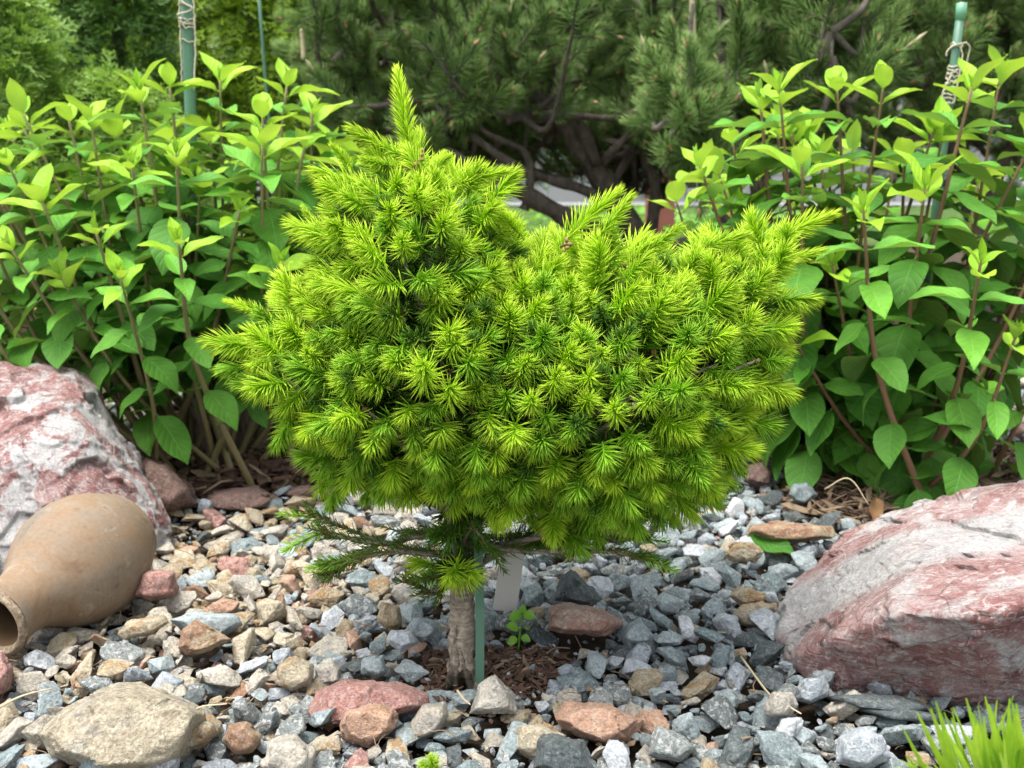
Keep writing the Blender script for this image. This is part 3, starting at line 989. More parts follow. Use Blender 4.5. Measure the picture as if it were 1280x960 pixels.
# ---- bark mulch, litter
def chip(seed, thin=.25):
    r_ = np.random.RandomState(seed)
    a = np.sort(r_.uniform(0, 2 * math.pi, 6))
    ring = np.column_stack([np.cos(a) * r_.uniform(.6, 1, 6), np.sin(a) * r_.uniform(.2, .5), np.zeros(6)])
    ring[:, 2] = r_.uniform(-.1, .1, 6) + ring[:, 0] ** 2 * r_.uniform(-.3, .3)
    V = np.concatenate([ring, ring * [.9, .9, 1] + [0, 0, thin]])
    F4 = np.array([[i, (i + 1) % 6, 6 + (i + 1) % 6, 6 + i] for i in range(6)])
    F3 = np.array([[6, 6 + i, 7 + i] for i in range(1, 5)] + [[0, i + 1, i] for i in range(1, 5)])
    return (V, [F3, F4], {}, np.zeros(14, int))
chips = [chip(k, .12) for k in range(16)]
def scatter_chips(poly, n, smin, smax, mats, name, seed, stretch=1.0, zb=0.0, zr=.015, pt=.2, sink=0):
    r_ = np.random.RandomState(seed)
    lo, hi = poly.min(0), poly.max(0)
    P = r_.uniform(lo, hi, (n * 4, 2))
    P = P[in_poly(P[:, 0], P[:, 1], poly)][:n]
    its = chips if len(mats) == 1 else chips + [(a, b, c, np.full(14, 1)) for a, b, c, d in chips]
    tr = []
    for x, y in P:
        Rm = np.array(Matrix.Rotation(r_.uniform(0, 6.28), 3, 'Z') @ Matrix.Rotation(r_.normal() * .45, 3, 'X') @ Matrix.Rotation(r_.normal() * .35, 3, 'Y'))
        s = r_.uniform(smin, smax)
        Rm = Rm * np.array([s * stretch, s, s])
        k = r_.randint(16) + (16 if len(mats) > 1 and r_.rand() < pt else 0)
        tr.append((k, mat4(Rm, np.array([x, y, zb + r_.uniform(0, zr)]))))
    me = merge(its, tr, r_.rand(len(tr)), False, name, mats)
    return link(name, me, kind='stuff')
tag(scatter_chips(BARK1, 1500, .004, .009, [M['mulch'], M['litter']], 'bark_mulch', 1, 1.5, -.012, .014, .12), 'dark red brown shredded bark around the spruce trunk', 'bark mulch')
tag(scatter_chips(BARK2, 1300, .010, .028, [M['mulch'], M['litter']], 'bark_mulch', 2, 1.3, -.01, .035, .3), 'dark bark chips under the left hydrangea', 'bark mulch')
tag(scatter_chips(BARK3, 1500, .006, .014, [M['litter'], M['mulch']], 'bark_mulch', 3, 3.0, -.008, .03, .4), 'dry twig and bark litter under the right hydrangea', 'bark mulch')
FARB = np.array([[-2.0, 1.75], [-.25, 1.95], [-.25, 3.0], [-2.2, 3.0]])
tag(scatter_chips(FARB, 1500, .012, .032, [M['mulch_tan'], M['mulch']], 'bark_mulch', 4, 1.2, 0, .05, .4), 'tan bark chips on the bed behind the left boulder and hydrangea', 'bark mulch')
FARC = np.array([[-.3, 1.95], [2.1, 1.9], [2.3, 3.6], [-.3, 3.6]])
tag(scatter_chips(FARC, 1500, .012, .03, [M['litter'], M['mulch']], 'bark_mulch', 5, 1.6, 0, .03, .5), 'brown needle and bark litter on the ground beneath the pines', 'bark mulch')

VIEWG = np.array([[-.45, .6], [.5, .6], [.85, 1.5], [-.8, 1.5]])
def needle_litter():
    r2 = np.random.RandomState(17)
    P = r2.uniform(VIEWG.min(0), VIEWG.max(0), (2600, 2)); P = P[in_poly(P[:, 0], P[:, 1], VIEWG)][:900]
    its = []
    for k in range(6):
        c = curve([[-.5, 0, 0], [0, r2.normal() * .08, .05], [.5, r2.normal() * .1, 0]], 5)
        V_, F_ = tube(c, .022 + .01 * (k % 2), 3, False)
        its.append((V_, F_, {}, np.zeros(sum(len(f) for f in F_), int)))
    for k in range(3):
        its.append(chips[k])
    tr = []
    for x, y in P:
        k = r2.randint(9)
        Rm = np.array(Matrix.Rotation(r2.uniform(0, 6.28), 3, 'Z') @ Matrix.Rotation(r2.normal() * .3, 3, 'Y'))
        tr.append((k, mat4(Rm, np.array([x, y, r2.uniform(.004, .02)]), r2.uniform(.010, .024) if k < 6 else r2.uniform(.003, .007))))
    o = link('needle_litter', merge(its, tr, r2.rand(len(tr)), True, 'needle_litter', [M['litter']]), kind='stuff')
    tag(o, 'dry brown needles and crumbs scattered over the gravel', 'litter')
needle_litter()

# ================================================================== THE SPRUCE
def needle_prism(b, d, L, w, bend, side):
    """base point b, direction d, three-sided, tapering, one bend"""
    x = np.cross(d, side); x /= np.linalg.norm(x) + 1e-9
    y = np.cross(d, x)
    ring = [(1, 0), (-.5, .87), (-.5, -.87)]
    m = b + d * L * .6 + bend * L * .5
    e = b + d * L + bend * L
    V = [b + (x * p + y * q * .7) * w * .5 for p, q in ring] + [m + (x * p + y * q * .7) * w * .5 for p, q in ring] + [e]
    return V

NF = np.array([[0, 1, 4], [0, 4, 3], [1, 2, 5], [1, 5, 4], [2, 0, 3], [2, 3, 5], [3, 4, 6], [4, 5, 6], [5, 3, 6]])
def shoot_mesh(seed, L, n, nl, w, a0=68, a1=22, under=.55, curve_up=0.0, stem_r=.0012, bud=None, flat=0.0, drop=0.0):
    r_ = np.random.RandomState(seed)
    Vs, Fs, tip, fm = [], [], [], []
    off = 0
    cx, cy = r_.normal(size=2) * .1 * L
    ax = lambda t: np.array([cx * t * t, cy * t * t + curve_up * L * t * t, L * t])
    for k in range(n):
        t = (k + r_.rand()) / n
        t = t ** .85
        az_ = k * 2.39996 + r_.normal() * .25
        if math.sin(az_) < -.3 and r_.rand() > under:      # -Y is the underside
            az_ = r_.uniform(-.4, math.pi + .4)
        ang = R(a0 + (a1 - a0) * t ** 1.6) + r_.normal() * .1
        rad = np.array([math.cos(az_), math.sin(az_) * (1 - flat), 0])
        rad /= np.linalg.norm(rad)
        d = rad * math.sin(ang) + np.array([0, 0, 1]) * math.cos(ang)
        if drop:
            d = d + np.array([0, -drop, .12]); d /= np.linalg.norm(d)
        ln = nl * r_.uniform(.8, 1.08) * (1 - .38 * max(0, t - .6) / .4) * (.75 + .25 * min(1, t * 5))
        bend = (np.array([0, 0, 1]) * .14 - rad * .06) * r_.uniform(.3, 1.3)
        V = needle_prism(ax(t), d, ln, w * r_.uniform(.85, 1.1), bend, rad + [.01, .02, .3])
        Vs += V; Fs.append(NF + off); off += 7
        tip += [0, 0, 0, .55, .55, .55, 1]
        fm += [0] * 9
    P = np.array([ax(t) for t in np.linspace(0, 1, 5)])
    V, F = tube(P, [stem_r * 1.1, stem_r, stem_r * .9, stem_r * .8, stem_r * .5], 5, False)
    nF4 = len(F[0])
    Vs = np.array(Vs)
    out_V = np.concatenate([Vs, V]); F3 = np.concatenate(Fs); F4 = F[0] + len(Vs)
    tip = np.concatenate([tip, np.zeros(len(V))])
    fm = np.concatenate([fm, np.ones(nF4, int)])
    if bud:
        e = ax(1.0)
        V, F = tube(np.array([e - [0, 0, bud[0] * .2], e + [0, 0, bud[0] * .15], e + [0, 0, bud[0] * .7], e + [0, 0, bud[0]]]), [bud[1] * .6, bud[1], bud[1] * .8, bud[1] * .15], 6, False)
        F4 = np.concatenate([F4, F[0] + len(out_V)])
        out_V = np.concatenate([out_V, V]); tip = np.concatenate([tip, np.zeros(len(V))])
        fm = np.concatenate([fm, np.full(len(F[0]), 2)])
    return (out_V, [F3, F4], {'tip': tip}, fm)

SH = [shoot_mesh(200 + k, [.020, .025, .030, .036][k % 4], [84, 96, 110, 124][k % 4], [.0215, .0225, .0205, .0232][k % 4], .00135, 84, 30, .9, stem_r=.0009, drop=.55) for k in range(12)]
def reg(items, mats, name='shoot'):
    return [mk_mesh(name, V, F, mats, True, a, fm) for V, F, a, fm in items]
tw = M['twig']
SH_new = reg(SH, [M['needle'], M['needle_side']])
SH_side = reg(SH, [M['needle_side'], M['needle_side']])
SHO = [shoot_mesh(260 + k, .04, 80, .017, .0014, 60, 30, .8) for k in range(5)]
SHT = shoot_mesh(290, .036, 42, .0135, .0013, 64, 36, .6, flat=.5, stem_r=.0008)
SHT_me = mk_mesh('shoot', SHT[0], SHT[1], [M['needle_side'], tw], True, SHT[2], SHT[3])
SHO += [shoot_mesh(270 + k, .035, 30, .0125, .0012, 62, 40, .5, flat=.4) for k in range(4)]
SH_old = reg(SHO, [M['needle_old_shaded'], tw])

OUT = np.array([(425, 170), (470, 176), (505, 180), (560, 190), (625, 208), (645, 250), (665, 300), (700, 305), (735, 280), (775, 278), (810, 300), (880, 300), (930, 280), (990, 268), (1028, 300),
                (1020, 345), (1000, 375), (985, 440), (955, 495), (945, 540), (932, 582), (885, 605), (860, 625), (815, 640), (770, 655), (700, 652), (640, 640), (600, 626), (540, 620), (480, 614), (415, 608),
                (368, 590), (362, 565), (378, 540), (330, 528), (315, 500), (308, 465), (292, 430), (300, 378), (335, 366), (384, 352), (384, 300), (400, 255), (418, 215)], float)
YC = .90
OW = np.array([at(x, y, YC)[[0, 2]] for x, y in OUT])
def edge_dist(P):
    A = OW; B = np.roll(OW, -1, axis=0)
    AB = B - A
    best = np.full(len(P), 9.); g = np.zeros((len(P), 2))
    for a, ab in zip(A, AB):
        t = np.clip(((P - a) @ ab) / (ab @ ab), 0, 1)
        q = a + t[:, None] * ab
        d = np.linalg.norm(P - q, axis=1)
        m = d < best
        best[m] = d[m]; g[m] = ((P - q) / (d[:, None] + 1e-9))[m]
    return best, g
spruce = thing('dwarf_spruce', 'dwarf spruce with dense bright lime green needle tufts and one tall leader shoot', 'spruce', gp(578, 862).tolist())
r_ = np.random.RandomState(21)
cand = r_.uniform(OW.min(0), OW.max(0), (9000, 2))
cand = cand[in_poly(cand[:, 0], cand[:, 1], OW)]
dist, grad = edge_dist(cand)
RR = .16
def layer(inset, spacing, front, seed, jit=.01, maxn=900):
    r_ = np.random.RandomState(seed)
    d = dist - inset
    ok = d > 0.0005
    c, g, d = cand[ok], grad[ok], d[ok]
    h = np.sqrt(np.maximum(2 * RR * d - d * d, 1e-6))
    hp = (RR - d) / h
    sgn = -1 if front else 1
    P = np.column_stack([c[:, 0], YC + sgn * h, c[:, 1]])
    N = np.column_stack([-g[:, 0] * hp, np.full(len(c), float(sgn)), -g[:, 1] * hp])
    N /= np.linalg.norm(N, axis=1)[:, None]
    P = P + N * (fbm(P * 30, 2) * jit * 2)[:, None]
    acc = []
    order = r_.permutation(len(P))
    Q = np.zeros((0, 3))
    for i in order:
        if len(Q) and (((Q - P[i]) ** 2).sum(1) < spacing ** 2).any():
            continue
        Q = np.vstack([Q, P[i]]); acc.append(i)
        if len(acc) >= maxn: break
    return P[acc], N[acc]

def aim(P, N, r_, up=.16, spread=.22):
    """shoots leave the crown outward, spreading sideways from the trunk, tips a little raised"""
    rad = P - np.array([-.03, YC, P[2] - .02])
    d = N * 1.0 + rad / (np.linalg.norm(rad) + 1e-6) * .35 + np.array([0, 0, up]) + r_.normal(size=3) * spread
    return d / np.linalg.norm(d)

def shoot_M(p, d, r_, s=1.0):
    # roll so that local -Y (the sparse side) points down
    z = d
    up = np.array([0, 0, 1.]) - z * z[2]
    if np.linalg.norm(up) < .15: up = np.array([0, 1., 0])
    y = up / np.linalg.norm(up)
    x = np.cross(y, z)
    R3 = np.column_stack([x, y, z])
    a = r_.normal() * .35
    c, s_ = math.cos(a), math.sin(a)
    R3 = R3 @ np.array([[c, -s_, 0], [s_, c, 0], [0, 0, 1]])
    return mat4(R3, p, s)

fr = layer(.031, .0190, True, 1, .020)
fr2 = layer(.046, .0195, True, 2, .018)
bk = layer(.032, .023, False, 3, .01)
inn = [np.concatenate(z) for z in zip(layer(.056, .026, True, 4, .012), layer(.060, .030, False, 5, .012), layer(.085, .024, True, 6, .01), layer(.10, .03, False, 7, .01))]
cnt = 0
merged_tr, merged_side = [], []
vis_sh = []
for P, N in zip(*fr):
    d = aim(P, N, r_)
    vis_sh.append((P, d, True))
for P, N in zip(*fr2):
    d = aim(P, N, r_, .05, .35)
    vis_sh.append((P, d, False))
# hand-placed leading shoots
LEAD = shoot_mesh(300, .085, 280, .0195, .0016, 58, 20, 1.0)
LONG = [shoot_mesh(310 + k, .062, 170, .0205, .0015, 66, 22, .75, stem_r=.001, drop=.2) for k in range(3)]
def place_px(me, a, b, Y, Y2=None, par=spruce, L=.062, name='shoot'):
    p, q = at(*a, Y), at(*b, Y2 or Y)
    d = q - p
    return child(name, me, par, shoot_M(p, d / np.linalg.norm(d), r_, np.linalg.norm(d) / L))
lead_me = mk_mesh('leader', LEAD[0], LEAD[1], [M['needle'], tw], True, LEAD[2], LEAD[3])
long_me = reg(LONG, [M['needle'], tw])
ld = place_px(lead_me, (516, 205), (496, 92), .88, L=.085, name='leader')
for k, (a, b, Y, Y2) in enumerate([((512, 200), (440, 168), .88, .86), ((530, 225), (560, 190), .87, .86), ((560, 235), (628, 205), .87, .86), ((500, 210), (455, 205), .86, .83),
        ((545, 225), (545, 190), .9, .92), ((700, 310), (758, 236), .87, .87), ((732, 315), (788, 255), .85, .84), ((700, 320), (690, 278), .88, .9), ((655, 300), (625, 262), .86, .83),
        ((800, 320), (850, 290), .87, .85), ((860, 320), (925, 283), .87, .86), ((950, 310), (1030, 262), .88, .88), ((960, 330), (1025, 318), .87, .86), ((900, 315), (880, 285), .9, .92),
        ((330, 395), (288, 372), .9, .9), ((325, 430), (278, 425), .88, .87), ((350, 385), (330, 365), .92, .95), ((440, 215), (420, 180), .89, .88), ((400, 290), (378, 262), .9, .9)]):
    place_px(long_me[k % 3], a, b, Y, Y2)
n_new = 0
vis_sh.sort(key=lambda t: (not t[2], t[0][1]))
for i, (P, d, new) in enumerate(vis_sh):
    s = r_.uniform(.74, 1.08)
    k = r_.randint(12)
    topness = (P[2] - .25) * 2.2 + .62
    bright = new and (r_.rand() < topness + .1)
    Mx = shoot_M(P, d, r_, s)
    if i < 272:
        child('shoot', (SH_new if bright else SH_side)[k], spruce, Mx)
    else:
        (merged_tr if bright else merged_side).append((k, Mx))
for P, N in zip(*bk):
    merged_tr.append((r_.randint(12), shoot_M(P, aim(P, N, r_), r_, 1.0)))
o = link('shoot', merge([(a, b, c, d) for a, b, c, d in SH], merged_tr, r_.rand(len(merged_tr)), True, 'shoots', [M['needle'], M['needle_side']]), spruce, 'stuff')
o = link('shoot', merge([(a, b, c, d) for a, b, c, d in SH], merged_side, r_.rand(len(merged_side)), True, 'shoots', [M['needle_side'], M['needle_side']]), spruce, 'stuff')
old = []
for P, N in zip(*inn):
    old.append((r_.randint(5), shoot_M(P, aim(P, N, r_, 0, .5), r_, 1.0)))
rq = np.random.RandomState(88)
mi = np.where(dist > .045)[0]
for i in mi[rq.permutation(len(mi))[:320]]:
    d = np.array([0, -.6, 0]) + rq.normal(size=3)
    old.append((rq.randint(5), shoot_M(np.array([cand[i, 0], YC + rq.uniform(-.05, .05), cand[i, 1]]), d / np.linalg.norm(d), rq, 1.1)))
# trunk and branches
trunk_pts = [gp(578, 868, -.01), at(577, 800, .855), at(578, 740, .865), at(582, 690, .875), at(590, 600, .885), at(585, 480, .89), at(560, 350, .89), at(530, 260, .885), at(517, 212, .88)]
TP = curve(trunk_pts, 60)
tr_ = np.interp(np.linspace(0, 1, 60), [0, .03, .07, .25, .45, .8, 1], [.0175, .0135, .0114, .0106, .0090, .005, .0018])
tr_ = tr_ * (1 + .05 * np.sin(np.arange(60) * 2.1) + .10 * (np.abs((np.arange(60) % 9) - 4) < 1))
V, F = tube(TP, tr_, 18)
V = V + (V - TP[np.minimum(np.arange(len(V)) // 18, 59)]) * (fbm(V * [160, 160, 420], 4) * .75)[:, None]
link('trunk', mk_mesh('trunk', V, F, [M['bark_spruce']]), spruce)
joints = [(TP[22], 0), (TP[28], 0), (TP[34], 0), (TP[40], 0), (TP[46], 0), (TP[52], 0)]
for k in range(46):
    P, d, _ = vis_sh[r_.randint(len(vis_sh))]
    if P[2] < .20: continue
    i = int(np.clip(18 + (P[2] - .15) * 90 + r_.normal() * 3, 16, 56))
    a = TP[i]; q = P - d * .005
    mid = (a + q) / 2 + np.array([0, 0, -.01]) + r_.normal(size=3) * .008
    C = curve([a, mid, q], 9)
    V, F = tube(C, np.linspace(.0036, .0011, 9), 6)
    link('branch', mk_mesh('branch', V, F, [M['bark_spruce']]), spruce)
    for m in range(4):
        t = C[1 + m]
        dd = C[min(8, 2 + m)] - C[m]; dd /= np.linalg.norm(dd)
        old.append((r_.randint(5), shoot_M(t - dd * .02, dd + r_.normal(size=3) * .55, r_, .9)))
# the low old branches below the crown
def low_branch(pts, tips, me_new):
    C = curve([at(*p) for p in pts], 12)
    V, F = tube(C, np.linspace(.003, .0009, 12), 6)
    b = link('branch', mk_mesh('branch', V, F, [M['bark_spruce']]), spruce)
    for m in range(0, 12):
        dd = C[min(11, m + 1)] - C[max(0, m - 1)]; dd /= np.linalg.norm(dd)
        dd = dd + r_.normal(size=3) * .12
        old.append((5 + r_.randint(4), shoot_M(C[m] - dd * .01, dd / np.linalg.norm(dd), r_, .85)))
    return C
lb = [
 ([(580, 685, .87), (540, 668, .85), (480, 680, .83), (430, 672, .82), (405, 665, .81)], None),
 ([(580, 690, .87), (520, 690, .86), (470, 675, .86), (420, 655, .86), (395, 645, .86)], None),
 ([(575, 695, .87), (530, 692, .84), (490, 690, .82), (440, 700, .80), (425, 702, .8)], None),
 ([(470, 683, .83), (440, 700, .82), (420, 712, .81)], None),
 ([(600, 680, .87), (660, 690, .85), (720, 688, .83), (780, 692, .82), (800, 696, .82)], None),
 ([(605, 670, .88), (670, 672, .88), (740, 672, .88), (790, 675, .88)], None),
 ([(585, 700, .87), (560, 715, .84), (535, 722, .82)], None),
 ([(570, 700, .87), (545, 738, .85), (515, 730, .84)], None),
 ([(575, 690, .88), (590, 660, .84), (615, 690, .83)], None),
 ([(590, 680, .88), (560, 665, .90), (500, 665, .93)], None),
 ([(590, 690, .88), (640, 680, .92), (700, 690, .95)], None),
]
for pts, _ in lb: low_branch(pts, None, None)
for a, b, Y in [((408, 664), (355, 682), .81), ((400, 648), (352, 640), .86), ((430, 702), (385, 712), .80), ((798, 694), (845, 708), .82), ((790, 674), (832, 672), .88), ((770, 680), (800, 660), .86)]:
    place_px(SHT_me, a, b, Y, L=.036)
for a, b, Y, Y2 in [((560, 712), (512, 700), .86, .83), ((560, 716), (600, 715), .85, .81), ((575, 705), (560, 725), .84, .80)]:
    place_px(SH_new[3], a, b, Y, Y2, L=.046)
for a, b, Y, Y2 in [((700, 655), (735, 682), .85, .82)]:
    place_px(SH_side[7], a, b, Y, Y2, L=.036)
old = [(k, m) for k, m in old]
link('shoot', merge(SHO, old, r_.rand(len(old)), True, 'old_shoots', [M['needle_old_shaded'], tw]), spruce, 'stuff')

bt = []
bv_, bf_ = ico(2)
bi = [(bv_ * [.0022, .0022, .0032], [bf_], {}, np.zeros(len(bf_), int))]
for P, d, _ in vis_sh[::5]:
    bt.append((0, mat4(frame(d), P - d * .002 + r_.normal(size=3) * .002, r_.uniform(.6, 1.2))))
for px, py, Y in [(516, 208, .87), (522, 200, .865), (510, 215, .862), (706, 300, .86), (738, 310, .85), (432, 262, .84)]:
    for q in range(5):
        bt.append((0, mat4(frame(r_.normal(size=3)), at(px, py, Y) + r_.normal(size=3) * .004, r_.uniform(.5, 1.0))))
link('bud_scale', merge(bi, bt, r_.rand(len(bt)), True, 'bud_scales', [M['budscale']]), spruce, 'stuff')

# stake, tie, label, weed at the trunk
def strip(name, P, w, t, mat):
    """flat strap along P, facing the camera"""
    P = np.asarray(P, float)
    V, F = [], []
    for p in P:
        for dx, dy in ((-1, -1), (1, -1), (1, 1), (-1, 1)):
            V.append(p + np.array([dx * w / 2, dy * t / 2, 0]))
    n = len(P)
    for k in range(n - 1):
        for j in range(4):
            F.append([k * 4 + j, k * 4 + (j + 1) % 4, k * 4 + 4 + (j + 1) % 4, k * 4 + 4 + j])
    F += [[3, 2, 1, 0], [n * 4 - 4, n * 4 - 3, n * 4 - 2, n * 4 - 1]]
    return mk_mesh(name, np.array(V), [np.array(F)], [mat], False)
stake = link('plant_stake', strip('plant_stake', [gp(600, 868, -.01) + [0, -.006, 0], at(600, 760, .852), at(598, 700, .855), at(597, 640, .858), at(594, 560, .86)], .0078, .003, M['stake']))
tag(stake, 'short flat green stake standing right against the spruce trunk', 'stake')
lab_c = at(636, 726, .955)
V, F = box(0, 0, 0, .0235, .0016, .062)
lb_ = link('plant_label', mk_mesh('plant_label', V, F, [M['tag']], False), loc=lab_c.tolist())
lb_.rotation_euler = (R(-8), R(7), R(-6))
tag(lb_, 'blank pale grey plastic plant label behind the spruce trunk', 'plant label')
bv = lb_.modifiers.new('bevel', 'BEVEL'); bv.width = .0005; bv.segments = 2

# ================================================================== leaves
def leaf_geo(seed, wid=.27, fold=.25, droop=.25, wave=.03, pet=.08, cup=0.0, nu=5, nv=10):
    r_ = np.random.RandomState(seed)
    us = np.linspace(-1, 1, nu)
    V, UV = [], []
    ph = r_.uniform(0, 6.28)
    for j in range(nv):
        v = j / (nv - 1)
        w = wid * (math.sin(math.pi * min(1, v * 1.0) ** .78) ** .82 if 0 < v < 1 else 0) * (1 - .12 * v)
        if v > .8: w *= .75 + .25 * (1 - v) / .2
        w = max(w, .004)
        y = pet + v * (1 - pet)
        for u in us:
            ser = 1 + (.035 * math.sin(v * 60 + ph) if abs(u) == 1 else 0)
            x = u * w * ser
            z = fold * abs(u) * w - droop * v * v + cup * abs(u) ** 2 * w + wave * math.sin(v * 9 + ph + (0 if u > 0 else 1.3)) * abs(u)
            V.append([x, y - .3 * abs(droop) * v * v * v, z]); UV.append([(u + 1) / 2, v])
    F = []
    for j in range(nv - 1):
        for i in range(nu - 1):
            a = j * nu + i
            F.append([a, a + 1, a + nu + 1, a + nu])
    V, UV, F = np.array(V), np.array(UV), np.array(F)
    # petiole
    P = np.array([[0, -.02, -.01], [0, pet * .6, 0], [0, pet * 1.6, .001]])
    Vp, Fp = tube(P, [.016, .012, .007], 4, False)
    F = np.concatenate([F, Fp[0] + len(V)])
    UV = np.concatenate([UV, np.full((len(Vp), 2), .5)])
    return np.concatenate([V, Vp]), [F], UV
LF = {'young': [leaf_geo(k, .17, .9, -.12 + .06 * (k % 3), .02, .03, .2) for k in range(4)],
      'mid': [leaf_geo(10 + k, .235, .45, .10 + .07 * (k % 4), .035, .05) for k in range(5)],
      'old': [leaf_geo(20 + k, .275, .22, .10 + .09 * (k % 4), .03, .09) for k in range(6)]}
LM = {k: [mk_mesh('leaf', V, F, [M['leaf_' + k]], True, None, None, UV) for V, F, UV in v] for k, v in LF.items()}
LMIX = [mk_mesh('leaf', V, F, [M['leaf_young']], True, None, None, UV) for V, F, UV in LF['mid']]

def leaf_M(p, d, nrm, s):
    y = d / np.linalg.norm(d)
    z = nrm - y * (nrm @ y); z /= np.linalg.norm(z) + 1e-9
    x = np.cross(y, z)
    return mat4(np.column_stack([x, y, z]), p, s)

def hydrangea(name, label, base_px, tips, stem_mat, seed, leaf0=.28, nobj=292, sizes=1.0, bare=.3, woody=True):
    r_ = np.random.RandomState(seed)
    b0 = gp(*base_px)
    t = thing(name, label, 'shrub', b0.tolist())
    pend = []
    for si, (px, py, Y) in enumerate(tips):
        tip = at(px, py, Y)
        ba = b0 + np.array([r_.normal() * .045, (Y - b0[1]) * .5 + r_.normal() * .03, 0])
        ba[0] += (tip[0] - b0[0]) * .16
        ba[2] = -.01
        mid = ba + (tip - ba) * .5
        mid[0] = ba[0] + (tip[0] - ba[0]) * .62; mid[2] = tip[2] * .46
        mid += r_.normal(size=3) * .012
        C = curve([ba, mid, tip], 26)
        rad = np.linspace(.0052, .0016, 26) * r_.uniform(.85, 1.15)
        seg = np.linalg.norm(np.diff(C, axis=0), axis=1); L = seg.sum()
        s_cum = np.concatenate([[0], np.cumsum(seg)])
        nodes = []
        # nodes measured from the tip
        s = 0.0; k = 0; phi = r_.uniform(0, math.pi)
        V, F = tube(C, rad, 7)
        so = link('stem', mk_mesh('stem', V, F, [stem_mat]), t)
        so['_w'] = [0.0, 0.0, 0.0]
        while s < L * (1 - bare):
            u = L - s
            P = np.array([np.interp(u, s_cum, C[:, i]) for i in range(3)])
            Q = np.array([np.interp(max(0, u - .01), s_cum, C[:, i]) for i in range(3)])
            ax = P - Q; ax /= np.linalg.norm(ax) + 1e-9
            a = np.cross(ax, [0.2, 1, .1]); a /= np.linalg.norm(a); b = np.cross(ax, a)
            if k == 0: setn, ln, el, kd = 2, .038, 15, 'young'
            elif k == 1: setn, ln, el, kd = 2, .066, 40, 'youngmid'
            elif k == 2: setn, ln, el, kd = 2, .084, 60, 'youngmid'
            elif k == 3: setn, ln, el, kd = 2, .100, 78, 'mid'
            elif k == 4: setn, ln, el, kd = 2, .110, 96, 'old' if r_.rand() < .5 else 'mid'
            else: setn, ln, el, kd = 2, .115, 104 + 4 * (k - 5), 'old'
            ln *= sizes * (.8 if py > 250 else 1)
            if k == 0: setn = 4
            for m in range(setn):
                if k == 0: ln, el = [(.032, 22), (.032, 22), (.022, 9), (.022, 9)][m]; ln *= sizes * 1.0
                an = phi + m * math.pi + (math.pi / 2 if m > 1 else 0) + r_.normal() * .16
                rd = a * math.cos(an) + b * math.sin(an)
                e = R(min(150, el + r_.normal() * 9))
                d = ax * math.cos(e) + rd * math.sin(e)
                up = ax * math.sin(e) - rd * math.cos(e)
                nrm = up + np.array([0, 0, .5])
                sz = ln * r_.uniform(.72, 1.18)
                pool = LM['young'] if kd == 'young' else LMIX if kd == 'youngmid' else LM[kd]
                if k < 1:        # cupped tip leaves face inwards
                    nrm = -rd * .9 + ax * .25
                    nrm = -nrm if False else nrm
                Mx = leaf_M(P + rd * .001, d, nrm, sz)
                ppx, ppy, dep = proj(P + d * sz * .5)
                inview = -60 < ppx < 1340 and -40 < ppy < 760
                pend.append((not inview, dep, pool[r_.randint(len(pool))], Mx, so))
            phi += math.pi / 2 + r_.normal() * .12
            s += [.006, .016, .032, .042, .050, .053][min(k, 5)] * r_.uniform(.85, 1.2) * sizes
            k += 1
    pend.sort(key=lambda q: (q[0], q[1]))
    for q in pend[:nobj]:
        child('leaf', q[2], q[4], q[3])
    if len(pend) > nobj:
        its, tr, uvs, pm = {}, [], [], []
        mm = [M['leaf_young'], M['leaf_mid'], M['leaf_old']]
        items, trs = [], []
        reg_ = {}
        uvall = []
        for q in pend[nobj:]:
            me = q[2]
            if me.name not in reg_:
                n = len(me.vertices); co = np.zeros(n * 3, np.float32); me.vertices.foreach_get('co', co)
                fv = np.array([list(p.vertices) for p in me.polygons])
                uvd = np.zeros(len(me.loops) * 2, np.float32); me.uv_layers[0].data.foreach_get('uv', uvd)
                lv = np.zeros(len(me.loops), np.int32); me.loops.foreach_get('vertex_index', lv)
                uvv = np.zeros((n, 2)); uvv[lv] = uvd.reshape(-1, 2)
                mi = mm.index(me.materials[0])
                reg_[me.name] = (len(items), uvv)
                items.append((co.reshape(-1, 3).astype(float), [fv], {'uu': uvv[:, 0], 'vv': uvv[:, 1]}, np.full(len(fv), mi)))
            trs.append((reg_[me.name][0], q[3]))
        me = merge(items, trs, r_.rand(len(trs)), True, 'leaves', mm)
        n = len(me.vertices)
        uu = np.zeros(n, np.float32); vv = np.zeros(n, np.float32)
        me.attributes['uu'].data.foreach_get('value', uu); me.attributes['vv'].data.foreach_get('value', vv)
        lv = np.zeros(len(me.loops), np.int32); me.loops.foreach_get('vertex_index', lv)
        uvl = me.uv_layers.new(name='UVMap')
        uvl.data.foreach_set('uv', np.column_stack([uu, vv])[lv].astype(np.float32).ravel())
        link('leaf', me, t, 'stuff')
    # woody crown of old stems at the base
    for k in range(7 if woody else 4):
        a = R(-160 + 320 * k / 6) + r_.normal() * .2
        e = b0 + np.array([math.sin(a) * r_.uniform(.05, .16), math.cos(a) * .07, r_.uniform(.16, .26)])
        C = curve([b0 + [math.sin(a) * .02, math.cos(a) * .02, -.015], b0 + (e - b0) * .4 + [0, 0, .01], e], 10)
        V, F = tube(C, np.linspace(.013, .0065, 10) * r_.uniform(.8, 1.1), 9)
        V = V + fbm(V * 60, 3)[:, None] * .003
        link('old_stem', mk_mesh('old_stem', V, F, [M['stem_wood']]), t)
    return t

